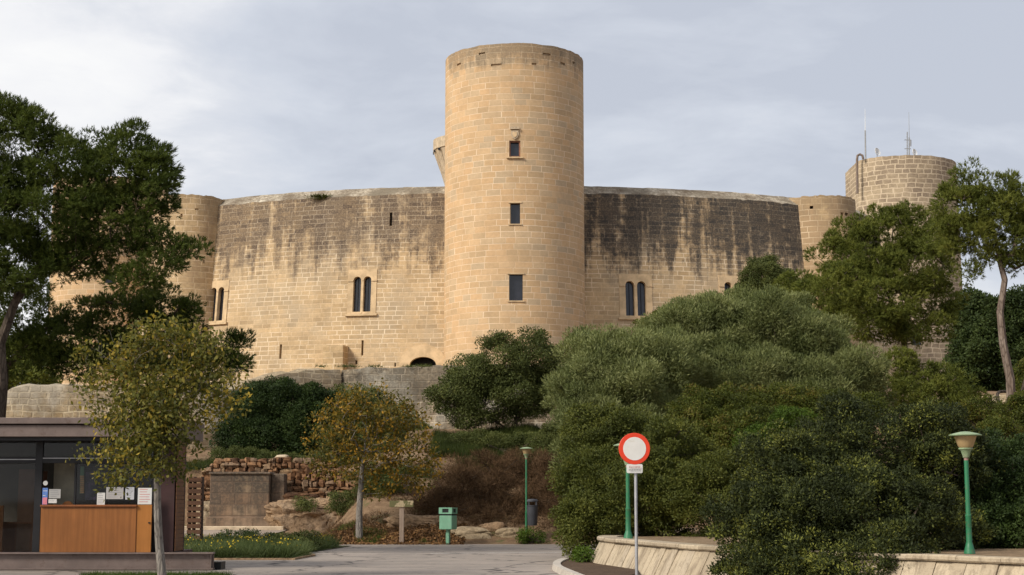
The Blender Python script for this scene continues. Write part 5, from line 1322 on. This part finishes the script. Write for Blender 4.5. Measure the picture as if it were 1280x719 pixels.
grass('grass', 'overgrown green verge with weeds beside the kiosk', 75000, patch, M['l_greygrass'], .40, .022, 3, lean=.7)
plant('weed_clump', 'silvery grey weeds at the back of the overgrown verge', 'plant', [lob(285, 684, 52, 26, 9), lob(325, 680, 53, 24, 10), lob(300, 676, 54, 18, 7)], 'bush', M['l_greygrass'], (P(300, 690, 53).x, 53, 0), nskel=20)
plant('weed_clump', 'dark green weeds at the right end of the overgrown verge', 'plant', [lob(362, 683, 50, 24, 9), lob(380, 676, 52, 18, 7), lob(345, 690, 48, 16, 6)], 'bush', M['l_holm'], (P(362, 690, 50).x, 50, 0), nskel=20)
plant('weed_clump', 'green weeds beside the foot of the kiosk corner', 'plant', [lob(243, 686, 48, 14, 9), lob(258, 692, 46, 14, 6)], 'bush', M['l_greygrass'], (P(245, 694, 48).x, 48, 0), nskel=14)
def patch2(n, rng):
    C = patch(n, rng); k = vnoise(C[:, 0], C[:, 1], .8, 9) > .5; C = C[k]; C[:, 2] = .25 + rng.random(len(C)) * .28; return C
rng = np.random.default_rng(4); C = patch2(900, rng); V, k = blades(C, unit(rng.normal(size=(len(C), 3))), .05, .05, rng); tag(link('wildflowers', fast_mesh('wildflowers', V, k, {'tone': rng.random(len(C))}), M['l_flower']), 'small yellow wildflowers in the verge', kind='stuff')
vp = [(P(214, 698, 44.2).x, 44.2), (P(368, 698, 44.2).x, 44.2), (P(376, 690, 45.4).x, 45.4), (P(392, 686, 47.2).x, 47.2), (P(385, 680, 50).x, 50), (P(440, 680, 57.5).x, 57.5), (P(200, 680, 57.5).x, 57.5)]
sheet('verge', vp, .02, plain('dark verge soil', (.075, .075, .035), .95, 0, .3, 3, .6, .02, .1), 'soil of the grass verge')
mb = MB(); kk = [Vector((x, y, 0)) for x, y in vp[:4]] + [Vector((P(386, 682, 49).x, 49, 0))]; strip(mb, kk, [(-.06, 0), (-.06, .05), (.06, .05), (.06, 0)])
tag(mb.build('verge_kerb', M['rock']), 'thin pale kerb round the overgrown verge', 'kerb')
grass('grass', 'short grass strip in front of the kiosk beam', 5000, lambda n, r: np.stack([r.uniform(P(135, 0, 34.6).x, P(305, 0, 34.6).x, n), r.uniform(33.6, 34.9, n), np.zeros(n)], 1), M['l_grass'], .13, .014, 5)
grass('grass', 'grass under the orange tree along the road', 16000, area(-8.2, -3.2, 60.1, 62.6, .42, .9, 3), M['l_grass'], .16, .016, 6)
grass('grass', 'green grass on the slope below the many stemmed tree', 70000, area(-3.6, 2.6, 68.5, 76, .25, 1.6, 5), M['l_slope'], .42, .03, 7, lean=.4)
grass('grass', 'grass on the bank above the rubble wall', 30000, area(-15, -5, 72.2, 80, .3, 1.4, 8), M['l_slope'], .3, .026, 8)
grass('dry_grass', 'dry straw coloured grass on the embankment', 40000, area(-7.5, 4, 61, 70, .35, .9, 12), M['l_brown'], .22, .016, 9, lean=.8)
grass('weeds', 'weeds rooted along the top of the grey moat wall', 500, lambda n, r: np.array([tuple(P(px, 458.5, 97.6) + Vector((r.normal() * .2, r.normal() * .2, 0))) for px in r.choice([430, 440, 470, 512, 525, 533, 402], n) + r.normal(size=n) * 3]), M['l_holm'], .22, .04, 10, lean=.9)
def tuft(px, py, Y, n, sd, lab, w_=8):
    rr_ = np.random.default_rng(sd); C = np.array([tuple(P(px + rr_.normal() * w_, py + rr_.normal() * .7, Y)) for _ in range(n)])
    V, k = blades(C, unit(rr_.normal(size=(n, 3)) + np.array([0, -.3, .2])), .28, .04, rr_); tag(link('wall_plant', fast_mesh('wp', V, k, {'tone': rr_.random(n)}), M['l_mid']), lab, 'plant')
tuft(400, 246, cpath.at(cpath.find(400))[0].y - .15, 500, 1, 'dry tuft of weeds growing under the coping left of the tall tower', 7)
# fallen leaves
rng = np.random.default_rng(8); n_l = 9000
x = rng.uniform(-8.6, -1.8, n_l); y = rng.normal(61.0, .8, n_l); y = np.clip(y, 59.5, 64); C = np.stack([x, y, ground(x, y) + .015 + rng.random(n_l) * .03], 1)
V, k = blades(C, unit(rng.normal(size=(n_l, 3)) * np.array([1, 1, .3])), .11, .07, rng)
M['l_litter'] = leafmat('fallen leaves', [(.1, (.07, .04, .025)), (.5, (.15, .085, .045)), (.85, (.26, .15, .07)), (1, (.40, .30, .11))], .1, .8)
tag(link('leaf_litter', fast_mesh('leaf_litter', V, k, {'tone': rng.random(n_l)}), M['l_litter']), 'fallen brown leaves along the road edge', kind='stuff')
